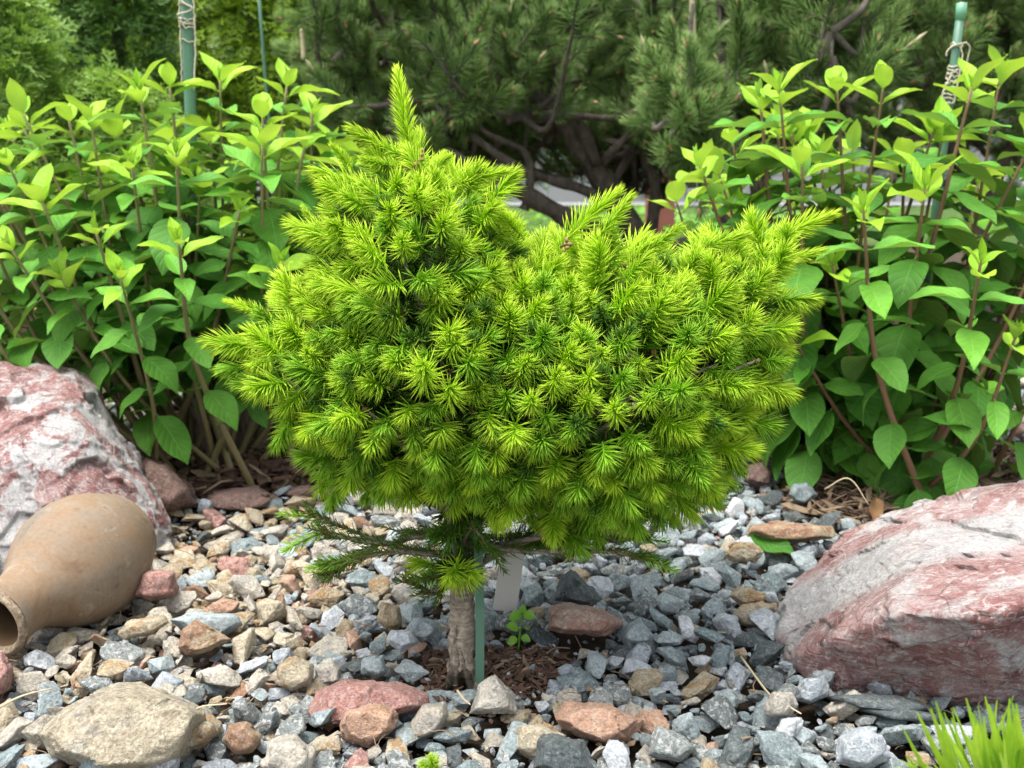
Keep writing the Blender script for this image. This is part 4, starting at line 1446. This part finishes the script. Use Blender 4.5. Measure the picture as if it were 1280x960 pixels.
rr = np.random.RandomState(77)
tipsL = [(28, 140, 1.45), (86, 150, 1.55), (113, 148, 1.5), (174, 112, 1.42), (212, 104, 1.5), (275, 100, 1.52), (359, 105, 1.45), (328, 145, 1.38), (390, 140, 1.5), (220, 192, 1.3), (328, 178, 1.32),
         (165, 208, 1.36), (381, 182, 1.4), (416, 180, 1.55), (10, 205, 1.4), (52, 250, 1.3), (223, 302, 1.22), (14, 312, 1.28), (120, 290, 1.3), (300, 262, 1.3), (350, 330, 1.28), (75, 345, 1.3),
         (-40, 170, 1.5), (-70, 260, 1.45), (150, 345, 1.22), (250, 230, 1.45), (395, 260, 1.5), (420, 330, 1.5), (-30, 380, 1.4), (440, 240, 1.6)]
for k in range(30):
    tipsL.append((rr.uniform(-60, 440), rr.uniform(150, 300), rr.uniform(1.5, 1.75)))
hydrangea('hydrangea_shrub', 'leafy hydrangea with green brown stems growing behind the clay jug and pink boulder', (272, 578), tipsL, M['stem_l'], 5, bare=.40, sizes=.80)
tipsR = [(974, 112, 1.38), (950, 124, 1.45), (1046, 112, 1.42), (1104, 108, 1.36), (1215, 110, 1.34), (1251, 92, 1.45), (874, 206, 1.4), (898, 216, 1.5), (845, 250, 1.45), (1003, 202, 1.3), (1156, 235, 1.28),
         (1079, 262, 1.22), (1226, 328, 1.2), (1290, 180, 1.4), (1330, 250, 1.35), (1310, 120, 1.5), (1270, 420, 1.2), (1180, 160, 1.5), (1130, 200, 1.48), (930, 260, 1.45), (1350, 380, 1.3), (1040, 330, 1.3), (990, 420, 1.3)]
for k in range(24):
    tipsR.append((rr.uniform(900, 1340), rr.uniform(150, 300), rr.uniform(1.45, 1.7)))
hydrangea('hydrangea_shrub', 'leafy hydrangea with red brown stems growing behind the banded boulder', (1095, 600), tipsR, M['stem_r'], 6, bare=.1, woody=False, sizes=.85)

# ================================================================== garden stakes with twine
def twine(seed, C, r, turns, rt=.0012, loose=.0015):
    r_ = np.random.RandomState(seed)
    n = int(turns * 14)
    t = np.linspace(0, 1, n)
    P = np.array([[np.interp(a, np.linspace(0, 1, len(C)), C[:, i]) for i in range(3)] for a in t])
    a = t * turns * 2 * math.pi + np.cumsum(r_.normal(size=n)) * .12
    P[:, 2] += fbm(np.column_stack([t * 40, t * 0, t * 0 + seed]), 2) * .012
    rad = r + rt + loose * np.abs(np.sin(t * 23 + seed)) 
    P = P + np.column_stack([np.cos(a) * rad, np.sin(a) * rad, r_.normal(size=n) * .0008])
    return tube(P, rt, 5)
def garden_stake(p_top, p_bot, Y, r, label, cap, tw_segs, strands):
    top, bot = at(*p_top, Y), at(*p_bot, Y)
    d = (bot - top); d = d / -d[2]
    foot = top + d * (top[2] + .02)
    t = thing('garden_stake', label, 'stake', foot.tolist())
    C = np.linspace(top, foot, 8)
    V, F = tube(C, r, 12)
    link('rod', mk_mesh('rod', V, F, [M['stake']]), t)
    if cap:
        V, F = tube(np.array([top + [0, 0, .003], top + [0, 0, .0025], top - [0, 0, .02], top - [0, 0, .0205]]), [r * .8, r * 1.22, r * 1.22, r * 1.0], 12)
        link('cap', mk_mesh('cap', V, F, [M['cap']]), t)
    for i, (z0, z1, turns) in enumerate(tw_segs):
        seg = np.linspace(at(p_top[0] + (p_bot[0] - p_top[0]) * (z0 - p_top[1]) / (p_bot[1] - p_top[1]), z0, Y), at(p_top[0] + (p_bot[0] - p_top[0]) * (z1 - p_top[1]) / (p_bot[1] - p_top[1]), z1, Y), 6)
        V, F = twine(i, seg, r, turns)
        link('twine', mk_mesh('twine', V, F, [M['twine']]), t)
    for s in strands:
        C = curve([at(x, y, Y - dy) for x, y, dy in s], 30)
        C = C + fbm(C * 250, 2)[:, None] * .003
        V, F = tube(C, .0013, 5)
        link('twine', mk_mesh('twine', V, F, [M['twine']]), t)
    return t
garden_stake((231, -60), (237, 110), 1.62, .0086, 'thick green garden stake wrapped in pale twine behind the left hydrangea', False,
             [(22, 36, 4), (-20, 8, 3), (46, 52, 1.2)],
             [[(225, -10, .013), (224, 20, .013), (226, 60, .013), (227, 105, .013)], [(241, -10, .012), (243, 25, .012), (244, 60, .012), (243, 112, .012)], [(226, 0, .014), (233, 6, .016), (240, 12, .014), (222, 18, .014)]])
garden_stake((1202, 6), (1186, 132), 1.58, .0062, 'capped green garden stake with knotted twine behind the right hydrangea', True,
             [(54, 60, 2.2), (82, 96, 4), (96, 128, 7)],
             [[(1183, 70, .008), (1184, 64, .008), (1192, 57, .009), (1200, 55, .01), (1208, 54, .01), (1212, 60, .006), (1209, 76, .006), (1204, 98, .006)], [(1200, 56, .009), (1203, 70, .009), (1199, 95, .009), (1192, 130, .008)], [(1190, 92, .008), (1182, 108, .009), (1178, 122, .008), (1186, 132, .007)]])
top, bot = at(319, -60, 2.6), at(333, 110, 2.6)
C = np.linspace(top, top + (bot - top) / (bot - top)[2] * -(top[2] + .02), 6)
V, F = tube(C, .0042, 8)
tag(link('garden_stake', mk_mesh('garden_stake', V, F, [M['stake']])), 'thin bare green stake in front of the thuja hedge', 'stake')

# ================================================================== PINES
PS = [shoot_mesh(400 + k, .075 + .012 * (k % 3), 120, .044, .0017, 66, 18, .85, .15, .0026, (.013, .0035)) for k in range(8)]
PSC = [shoot_mesh(420 + k, .08, 115, .043, .0017, 66, 22, .9, .1, .0026, (.022 + .008 * k, .0045)) for k in range(3)]
pm = [M['pine_needle'], M['bark_pine'], M['bud']]
pmc = [M['pine_needle'], M['bark_pine'], M['candle']]
PSM = reg(PS, pm) ; PSCM = reg(PSC, pmc)
def pine(label, base, limbs, regions, seed, nobj, candle=.06, nscale=1.0):
    r_ = np.random.RandomState(seed)
    t = thing('pine_tree', label, 'pine', base)
    limb_pts = []
    for i, (pts, r0, r1) in enumerate(limbs):
        C = curve([at(*p) for p in pts], 24)
        V, F = tube(C, np.linspace(r0, r1, 24) * .82 * (1 + .12 * np.sin(np.arange(24) * 1.7 + i)), 10)
        V = V + fbm(V * 18, 4)[:, None] * r0 * .35
        r0, r1 = r0, r1
        link('trunk' if i == 0 else 'branch', mk_mesh('limb', V, F, [M['bark_pine']]), t)
        limb_pts.append(C)
    LP = np.concatenate(limb_pts)
    sh = []
    tw_parts = []
    for (poly, Y0, Y1, n, up) in regions:
        poly = np.array(poly, float)
        c = r_.uniform(poly.min(0), poly.max(0), (n * 4, 2))
        c = c[in_poly(c[:, 0], c[:, 1], poly)][:n]
        for x, y in c:
            P = at(x, y, r_.uniform(Y0, Y1))
            j = ((LP - P) ** 2).sum(1).argmin()
            a = LP[j]
            dv = P - a
            if np.linalg.norm(dv) > .5: a = P - dv / np.linalg.norm(dv) * .5
            mid = (a + P) / 2 - np.array([0, 0, .05]) + r_.normal(size=3) * .03
            C = curve([a, mid, P], 10)
            tw_parts.append(tube(C, np.linspace(.009, .004, 10), 5, False))
            d = C[-1] - C[-2]; d /= np.linalg.norm(d)
            main = d * .5 + np.array([0, -.25, up]) + r_.normal(size=3) * .3
            main /= np.linalg.norm(main)
            sh.append((P, main))
            for m in range(r_.randint(2, 5)):
                dd = main + r_.normal(size=3) * .65; dd /= np.linalg.norm(dd)
                sh.append((C[-1 - r_.randint(0, 3)] - main * .02, dd))
            for m in (5, 6, 7):       # older whorl further back
                dd = d + r_.normal(size=3) * .7; dd /= np.linalg.norm(dd)
                if r_.rand() < .8: sh.append((C[m], dd))
    V, F = join(tw_parts)
    link('twig', mk_mesh('twig', V, F, [M['bark_pine']]), t, 'stuff')
    sh = [(P, d, proj(P)) for P, d in sh]
    sh.sort(key=lambda s: (not (-60 < s[2][0] < 1340 and -70 < s[2][1] < 330), s[2][2]))
    rest = []
    for i, (P, d, q) in enumerate(sh):
        s = r_.uniform(.8, 1.15) * nscale
        Mx = mat4(frame(d, roll=r_.uniform(0, 6.28)), P, s)
        if i < nobj:
            if r_.rand() < candle and d[2] > .3: child('shoot', PSCM[r_.randint(3)], t, Mx)
            else: child('shoot', PSM[r_.randint(8)], t, Mx)
        else:
            rest.append((r_.randint(8), Mx))
    if rest:
        link('shoot', merge(PS, rest, r_.rand(len(rest)), True, 'pine_shoots', pm), t, 'stuff')
    return t

pine('old pine with thick dark crooked limbs, low gap under its crown', at(790, 417, 2.6).tolist(),
     [([(800, 425, 2.6), (800, 350, 2.6), (792, 290, 2.58), (760, 235, 2.55), (722, 180, 2.5), (700, 140, 2.5), (690, 60, 2.5)], .045, .022),
      ([(798, 340, 2.6), (740, 290, 2.5), (690, 262, 2.45), (650, 240, 2.4), (625, 222, 2.35), (560, 190, 2.3)], .036, .014),
      ([(790, 280, 2.58), (735, 240, 2.5), (680, 222, 2.45), (640, 205, 2.4), (590, 170, 2.4), (520, 110, 2.4)], .018, .009),
      ([(745, 205, 2.5), (720, 150, 2.45), (680, 145, 2.4), (630, 145, 2.35), (560, 120, 2.3)], .020, .009),
      ([(745, 215, 2.55), (765, 190, 2.5), (800, 150, 2.5), (815, 90, 2.5), (830, 20, 2.5)], .014, .008),
      ([(760, 240, 2.55), (790, 190, 2.6), (815, 150, 2.6), (850, 100, 2.6)], .013, .008),
      ([(795, 330, 2.6), (815, 280, 2.6), (818, 230, 2.6), (805, 190, 2.6), (830, 140, 2.6)], .022, .012),
      ([(800, 345, 2.6), (850, 310, 2.5), (900, 280, 2.5), (960, 230, 2.5)], .03, .014),
      ([(655, 262, 2.42), (662, 235, 2.42), (656, 190, 2.42), (600, 160, 2.4), (560, 80, 2.4)], .014, .006),
      ([(700, 140, 2.5), (620, 90, 2.45), (540, 60, 2.4), (450, 40, 2.4)], .02, .008)],
     [([(385, -40), (470, -70), (850, -70), (850, 100), (780, 140), (700, 130), (600, 150), (530, 190), (400, 160), (375, 80)], 2.15, 2.75, 105, .55),
      ([(380, -60), (850, -60), (850, 130), (640, 170), (560, 200), (400, 190)], 2.7, 3.3, 90, .5),
      ([(520, 150), (640, 130), (650, 200), (560, 210)], 2.4, 2.8, 14, .2),
      ([(600, 140), (850, 140), (850, 205), (760, 215), (640, 200)], 2.75, 3.1, 26, .2),
      ([(760, 100), (850, 90), (850, 180), (790, 170)], 2.5, 3.0, 14, .2)], 31, 285)
pine('young pine with upright tan candle buds between the spruce and right hydrangea', at(860, 400, 2.2).tolist(),
     [([(940, 425, 2.25), (945, 300, 2.2), (960, 200, 2.2), (980, 100, 2.2), (1000, -40, 2.2)], .022, .010),
      ([(942, 320, 2.2), (890, 250, 2.05), (865, 180, 2.0), (862, 60, 2.0), (866, 5, 2.0)], .013, .004),
      ([(950, 280, 2.2), (1000, 200, 2.05), (1035, 120, 2.0), (1040, 40, 2.0)], .012, .004),
      ([(950, 280, 2.2), (935, 200, 2.1), (905, 110, 2.1), (900, 0, 2.1)], .011, .004)],
     [([(835, 60), (890, 60), (905, 150), (895, 200), (835, 195), (822, 130)], 1.95, 2.12, 17, .9),
      ([(900, -50), (1110, -50), (1100, 110), (1000, 130), (950, 150), (905, 140)], 2.0, 2.5, 60, .8),
      ([(830, -60), (1110, -60), (1110, 160), (900, 220)], 2.5, 3.0, 50, .6)], 32, 240, .14)
pine('dark dense pine filling the top right corner behind the capped stake', at(1200, 410, 2.5).tolist(),
     [([(1230, 415, 2.6), (1225, 300, 2.6), (1200, 200, 2.6), (1210, 80, 2.6), (1220, -50, 2.6)], .035, .016),
      ([(1225, 280, 2.6), (1280, 150, 2.5), (1350, 80, 2.5)], .02, .009),
      ([(1215, 230, 2.6), (1160, 140, 2.5), (1120, 60, 2.5)], .02, .009)],
     [([(1060, -60), (1380, -60), (1380, 170), (1250, 180), (1120, 120)], 2.3, 2.8, 70, .6),
      ([(1060, -60), (1400, -60), (1400, 240), (1080, 220)], 2.8, 3.3, 60, .5)], 33, 240, .05)
yp = [o for o in S.objects if o.get('label', '').startswith('young pine')][0]
for a, b, Y in [((866, 78), (864, -20), 2.02), ((1044, 45), (1038, -30), 2.02), ((380, 75), (376, 36), 2.3)]:
    C = curve([at(*a, Y), at((a[0] + b[0]) / 2 + 1, (a[1] + b[1]) / 2, Y), at(*b, Y)], 14)
    V, F = tube(C, np.array([.0052, .006, .0058, .006, .0056, .0058, .0054, .0056, .005, .0052, .005, .0046, .004, .0015]), 8)
    link('candle', mk_mesh('candle', V, F, [M['candle']]), yp if a[0] > 500 else [o for o in S.objects if o.get('label', '').startswith('old pine')][0])

# ================================================================== THUJA HEDGE, JUNIPER
def spray(seed, L=.11, feathery=False):
    r_ = np.random.RandomState(seed)
    V, F, tip = [], [], []
    def seg(a, b, w, t0, t1):
        d = b - a; d = d / (np.linalg.norm(d) + 1e-9)
        n = np.array([0, 0, 1.])
        s = np.cross(d, n) * w
        k = len(V)
        V.extend([a - s, a + s, b + s * .6, b - s * .6, (a + b) / 2 + n * w * .5]); tip.extend([t0, t0, t1, t1, (t0 + t1) / 2])
        F.extend([[k, k + 1, k + 4], [k + 1, k + 2, k + 4], [k + 2, k + 3, k + 4], [k + 3, k, k + 4]])
    n = 9
    bend = r_.normal() * .25
    pt = lambda t: np.array([bend * L * t * t, L * t, -.25 * L * t * t + .1 * L * math.sin(t * 5)])
    for k in range(n - 1):
        seg(pt(k / n), pt((k + 1) / n), .0026, k / n, (k + 1) / n)
        side = 1 if k % 2 else -1
        for sd in ((side, -side) if not feathery else (side, -side)):
            ln = L * .42 * (1 - .7 * k / n) * r_.uniform(.7, 1.1)
            a = R(42 + r_.normal() * 8) * sd
            d = np.array([math.sin(a), math.cos(a), r_.normal() * (.5 if feathery else .15)])
            p0 = pt((k + .3) / n); p1 = p0 + d * ln * .5; p2 = p0 + d * ln + np.array([0, ln * .12, -.1 * ln])
            seg(p0, p1, .0022, .3 * k / n, .5); seg(p1, p2, .0019, .5, 1.0)
            for q in (.35, .7):
                a2 = a + sd * R(-45) * (1 if q < .5 else -1)
                d2 = np.array([math.sin(a2), math.cos(a2), r_.normal() * .2])
                seg(p0 + d * ln * q, p0 + d * ln * q + d2 * ln * .38, .0018, .5, .95)
    V = np.array(V); F = np.array(F)
    return (V, [F], {'tip': np.array(tip)}, np.zeros(len(F), int))
SPR = [spray(k) for k in range(8)]
SPF = [spray(20 + k, .10, True) for k in range(6)]
def conifer(name, label, cat, cx, cy, h, rx, ry, mat, sprs, n, seed, group=None, shape='cone', droop=.25, s0=1.0, zmin=.0):
    r_ = np.random.RandomState(seed)
    t = thing(name, label, cat, (cx, cy, 0), group)
    C = np.array([[cx, cy, -.02], [cx + .01, cy, h * .4], [cx, cy, h * .92]])
    V, F = tube(curve(C, 8), np.linspace(.04, .008, 8), 8)
    link('trunk', mk_mesh('trunk', V, F, [M['bark_pine']]), t)
    tr = []
    for k in range(n):
        z = zmin + (h - zmin) * (r_.rand() ** .9)
        f = z / h
        prof = (1 - f ** 2.2) ** .6 if shape == 'cone' else math.sqrt(max(.02, 1 - (2 * f - .9) ** 2 * .8))
        a = r_.uniform(0, 2 * math.pi)
        if math.sin(a) > .4 and r_.rand() < .75: a = -a          # fewer on the side away from the garden path
        lump = 1 + .22 * fbm(np.array([[math.cos(a) * 3 + seed, math.sin(a) * 3, z * 5]]), 3)[0] * 2
        rad = prof * lump * r_.uniform(.72, 1.0)
        p = np.array([cx + math.cos(a) * rx * rad, cy + math.sin(a) * ry * rad, z])
        out = np.array([math.cos(a), math.sin(a), 0])
        d = out * .8 + np.array([0, 0, .25 - droop + r_.normal() * .25]) + r_.normal(size=3) * .3
        d /= np.linalg.norm(d)
        nrm = np.array([0, 0, 1]) + out * .45 + r_.normal(size=3) * .35
        tr.append((r_.randint(len(sprs)), leaf_M(p - d * .05, d, nrm, s0 * r_.uniform(.8, 1.3))))
    link('crown', merge(sprs, tr, r_.rand(len(tr)), True, 'crown', [mat]), t, 'stuff')
    return t
conifer('thuja', 'tall thuja with layered yellow green sprays behind the thin bare stake', 'thuja', -.82, 3.25, 1.35, .42, .35, M['thuja'], SPR, 2600, 1, None, 'cone', .35, 1.0, .05)
conifer('thuja', 'thuja in the hedge just left of the thick twine wrapped stake', 'thuja', -1.55, 3.35, 1.4, .42, .35, M['thuja'], SPR, 1500, 2, None, 'cone', .35, 1.1, .05)
conifer('thuja', 'narrow blue green thuja with sparse brown core right behind the wrapped stake', 'thuja', -1.0, 2.75, 1.15, .20, .2, M['thuja_dark'], SPF, 900, 3, None, 'cone', .0, .9, .05)
conifer('thuja', 'dark thuja in the hedge shadow at the top left corner', 'thuja', -2.1, 3.5, 1.5, .45, .4, M['thuja'], SPR, 900, 4, None, 'cone', .35, 1.2, .05)
conifer('juniper', 'feathery light green juniper at the left edge behind the hydrangea', 'juniper', -1.10, 2.2, .86, .23, .22, M['juniper'], SPF, 2000, 5, None, 'ball', -.25, .75, .02)
conifer('juniper', 'low spreading juniper between hydrangea top and the thuja hedge', 'juniper', -.83, 2.25, .62, .20, .18, M['juniper'], SPF, 900, 6, None, 'ball', -.2, .7, .02)
conifer('thuja', 'wide thuja closing the hedge at the left edge', 'thuja', -1.95, 4.4, 1.9, .8, .5, M['thuja'], SPR, 1600, 8, None, 'cone', .35, 1.7, .05)
conifer('thuja', 'dark conifer behind the old pine crown', 'thuja', -.1, 4.3, 1.9, .6, .4, M['thuja_dark'], SPR, 1500, 7, None, 'cone', .3, 1.6, .35)

# far tree line beyond the paving
BIG = [(V * 9, F, a, fm) for V, F, a, fm in SPR[:4]]
labs = ['far dark tree beyond the paving left of the old pine trunk', 'far dark tree beyond the paving directly behind the old pine trunk', 'far dark tree beyond the paving behind the young pine', 'far dark tree beyond the paving behind the right hydrangea', 'far dark tree seen above the thuja hedge']
for i, x in enumerate([-2.6, .6, 4.0, 7.4, -6.0]):
    r2 = np.random.RandomState(60 + i)
    t = thing('broadleaf_tree', labs[i], 'tree', (x, 19 + i * .3, 0))
    V, F = tube(curve([[x, 19 + i * .3, -.05], [x + .1, 19 + i * .3, 2], [x, 19 + i * .3, 5]], 8), np.linspace(.2, .08, 8), 8)
    link('trunk', mk_mesh('trunk', V, F, [M['bark_pine']]), t)
    tr = []
    for k in range(420):
        p = r2.normal(size=3); p /= np.linalg.norm(p)
        p = p * [2.3, 1.8, 2.7] * r2.uniform(.6, 1.05) + [x, 19 + i * .3, 3.0]
        p[2] = max(p[2], .4)
        d = r2.normal(size=3); d /= np.linalg.norm(d)
        tr.append((r2.randint(4), leaf_M(p, d, r2.normal(size=3), r2.uniform(.8, 1.3))))
    link('crown', merge(BIG, tr, r2.rand(len(tr)), True, 'crown', [M['thuja_dark']]), t, 'stuff')

# low weeds behind the left boulder
def small_leaves(poly, n, smin, smax, z0, z1, seed, label):
    r2 = np.random.RandomState(seed)
    lo, hi = poly.min(0), poly.max(0)
    P = r2.uniform(lo, hi, (n * 4, 2)); P = P[in_poly(P[:, 0], P[:, 1], poly)][:n]
    its = [(V, F, {}, np.zeros(len(F[0]), int)) for V, F, UV in [leaf_geo(40 + k, .3, .3, .2, .02, .1, nu=3, nv=5) for k in range(4)]]
    tr = []
    for x, y in P:
        a = r2.uniform(0, 6.28)
        d = np.array([math.cos(a), math.sin(a), r2.uniform(-.2, .7)])
        tr.append((r2.randint(4), leaf_M(np.array([x, y, r2.uniform(z0, z1)]), d, np.array([0, 0, 1.]) + r2.normal(size=3) * .3, r2.uniform(smin, smax))))
    o = link('ground_cover', merge(its, tr, r2.rand(len(tr)), True, 'ground_cover', [M['weed']]), kind='stuff')
    tag(o, label, 'ground cover')
small_leaves(np.array([[-.85, 1.62], [-.42, 1.62], [-.38, 2.0], [-.95, 2.0]]), 260, .014, .03, .0, .07, 3, 'small green weeds growing behind the left boulder')
small_leaves(np.array([[-.1, 3.3], [1.0, 3.3], [2.2, 6.5], [-.8, 6.5]]), 700, .05, .11, .0, .08, 4, 'low green plants on the ground beyond the old pine')

# ================================================================== small things
# seedling
sb = gp(648, 812)
sd = thing('weed_seedling', 'small green weed seedling growing in the bark right of the stake', 'weed', sb.tolist())
C = curve([sb, at(650, 790, sb[1]), at(652, 768, sb[1] - .003)], 10)
V, F = tube(C, np.linspace(.0012, .0006, 10), 5)
link('stem', mk_mesh('stem', V, F, [M['weed']]), sd)
lm = mk_mesh('leaf', *(lambda g: (g[0], g[1]))(leaf_geo(50, .36, .3, .2, .02, .12)), [M['weed']])
for k, (px, py, qx, qy) in enumerate([(652, 768, 638, 772), (652, 768, 668, 770), (652, 768, 655, 757), (651, 780, 664, 784), (650, 785, 636, 782), (650, 795, 662, 800), (649, 798, 634, 803), (652, 769, 645, 763)]):
    p, q = at(px, py, sb[1]), at(qx, qy, sb[1] - .008 + .004 * (k % 4))
    child('leaf', lm, sd, leaf_M(p, q - p, np.array([0, -.7, .8]), np.linalg.norm(q - p) * 1.15))
# fallen leaf
fl = gp(968, 684, .018)
gl = leaf_geo(55, .24, .35, .15, .05, .05)
V = gl[0]
Mx = leaf_M(at(935, 670, 1.13), at(1002, 690, 1.09) - at(935, 670, 1.13), np.array([.05, -.55, .8]), .062)
fo = link('fallen_leaf', mk_mesh('fallen_leaf', V, gl[1], [M['leaf_old']], True, None, None, gl[2])); fo.matrix_world = Matrix(Mx.tolist())
tag(fo, 'fallen green leaf folded on the flat brown slab', 'leaf')
dl = leaf_geo(56, .3, .5, .3, .08, .05)
Mx = leaf_M(at(1095, 622, 1.25), at(1095, 655, 1.22) - at(1095, 622, 1.25), np.array([.2, -.9, .3]), .036)
fo = link('dead_leaf', mk_mesh('dead_leaf', dl[0], dl[1], [M['deadleaf']])); fo.matrix_world = Matrix(Mx.tolist())
tag(fo, 'brown dead leaf standing in the litter under the right hydrangea', 'leaf')
# dry stalks
for pts, lab in [([(925, 838, .865), (955, 880, .80), (968, 892, .775), (1000, 912, .745)], 'long dry straw stalk lying across the gravel before the banded boulder'),
                 ([(572, 882, .79), (580, 893, .775), (588, 900, .765)], 'short dry straw stalk below the trunk base'),
                 ([(228, 925, .74), (250, 905, .735), (285, 900, .735)], 'thin curved dry stalk over the tan split stone'),
                 ([(0, 905, .74), (30, 890, .745), (68, 880, .76)], 'dry straw blade lying left of the large beige rock'),
                 ([(1030, 625, 1.22), (1060, 612, 1.2), (1085, 645, 1.18)], 'bent dry twig under the right hydrangea')]:
    C = curve([at(*p) + [0, 0, .014] for p in pts], 14)
    V, F = tube(C, np.linspace(.0011, .0006, 14), 5)
    tag(link('dry_stalk', mk_mesh('dry_stalk', V, F, [M['straw']])), lab, 'stalk')
# yellow tuft at the bottom edge
tf = thing('spruce_seedling', 'tiny yellow green needle tuft at the bottom edge below the cream speckled stone', 'seedling', gp(540, 950).tolist())
child('shoot', SH_new[0], tf, shoot_M(gp(541, 962, .008), np.array([0, .1, 1.]), r_, .45))
child('shoot', SH_new[1], tf, shoot_M(gp(541, 960, .012), np.array([-.7, -.1, .6]), r_, .4))

# grass blades bottom right
gb = gp(1300, 1075)
gt = thing('conifer_tuft', 'out of focus bright green long needled tuft in the bottom right corner', 'conifer tuft', gb.tolist())
bl_b = []
def blade(seed):
    r2 = np.random.RandomState(seed)
    n = 9
    V, F = [], []
    b = r2.uniform(.0, .12)
    bl_b.append(b)
    for k in range(n):
        t = k / (n - 1)
        w = .0095 * (1 - t ** 5) + .002
        c = np.array([0, b * t * t, t * (1 - .12 * b * t)])
        V += [c + [-w, 0, 0], c + [0, -w * .5, 0], c + [w, 0, 0]]
    for k in range(n - 1):
        a = k * 3
        F += [[a, a + 1, a + 4, a + 3], [a + 1, a + 2, a + 5, a + 4]]
    return mk_mesh('needle', np.array(V), [np.array(F)], [M['grass']])
bl = [blade(k) for k in range(6)]
for k in range(85):
    px, py = [(1165, 885), (1175, 930), (1205, 868), (1262, 858), (1290, 850), (1320, 880), (1215, 895), (1240, 880), (1190, 900), (1275, 875), (1148, 935), (1220, 905)][k % 12]
    q = at(px + r_.normal() * 20, py + abs(r_.normal() * 18), r_.uniform(.46, .54))
    p = gp(1300 + r_.normal() * 25, 1150)
    d = q - p
    Ln = np.linalg.norm(d)
    Rb = frame(d, up=(0, -1, .3), roll=r_.normal() * .5)
    bb = bl_b[k % 6]
    p = q - Rb @ np.array([0, bb, 1 - .12 * bb]) * Ln
    child('needle', bl[k % 6], gt, mat4(Rb, p, Ln))

# ================================================================== clay jug
m0, m1 = at(-12, 780, .862), at(97, 703, .975)
ax = m1 - m0; LJ = np.linalg.norm(ax)
prof_o = [(0.0, .0335), (.003, .0358), (.008, .0360), (.014, .0342), (.022, .0322), (.034, .0318), (.046, .0332), (.058, .0375), (.070, .0450), (.084, .0545), (.102, .0630), (.122, .0670), (.140, .0672), (.158, .0635), (.174, .0570), (.186, .0505), (.193, .0470), (.197, .0440), (.198, .030), (.198, .0)]
prof_i = [(.190, .0), (.189, .028), (.184, .040), (.168, .053), (.138, .0615), (.104, .0570), (.074, .0410), (.050, .0280), (.030, .0262), (.012, .0272), (.003, .0290)]
def resample(pr, n):
    pr = np.array(pr); s = np.concatenate([[0], np.cumsum(np.linalg.norm(np.diff(pr, axis=0), axis=1))])
    C = curve(np.column_stack([pr, np.zeros(len(pr))]), n)[:, :2]
    C[:, 1] = np.maximum(C[:, 1], 0.0003)
    return C
def lathe(pr, n=72, wob=.0):
    a = np.arange(n) * 2 * math.pi / n
    V = np.concatenate([np.column_stack([r * np.cos(a), r * np.sin(a), np.full(n, z)]) for z, r in pr])
    i = np.arange(len(pr) - 1)[:, None] * n; j = np.arange(n)[None]; jn = (j + 1) % n
    F = np.stack([i + j, i + jn, i + n + jn, i + n + j], -1).reshape(-1, 4)
    if wob:
        nn = fbm(V * 22, 3)
        rdir = V * [1, 1, 0]; rdir /= np.linalg.norm(rdir, axis=1)[:, None] + 1e-6
        V = V + rdir * (nn * wob)[:, None]
    return V, [F]
sc_j = .955
jug = thing('clay_jug', 'old tan clay jug lying on its side with the mouth towards the viewer', 'jug', m0.tolist())
Rj = frame(ax)
po, pi_ = resample(prof_o, 70), resample(prof_i, 40)
V, F = lathe(po[6:], 80, .0022)
child('body', mk_mesh('body', V, F, [M['clay']]), jug, mat4(Rj, m0, sc_j))
V, F = lathe(pi_[:-2], 64, .001)
F[0] = F[0]
M['clay_dark'] = m_simple('shaded_clay', (.12, .075, .04), .9, .3, 60, .4, .001, .1)  # bare clay, colour darkened to carry the shade inside the jug
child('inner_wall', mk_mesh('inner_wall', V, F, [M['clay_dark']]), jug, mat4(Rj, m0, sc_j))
rimp = np.concatenate([pi_[-3:], [[.0005, .0305], [-.0006, .0320], [0, .0335]], po[1:7]])
V, F = lathe(rimp, 110)
V = V * (1 + fbm(V * 240, 3) * .05)[:, None]
child('rim', mk_mesh('rim', V, F, [M['rim']]), jug, mat4(Rj, m0, sc_j))

for o in S.objects:
    if '_w' in o: del o['_w']
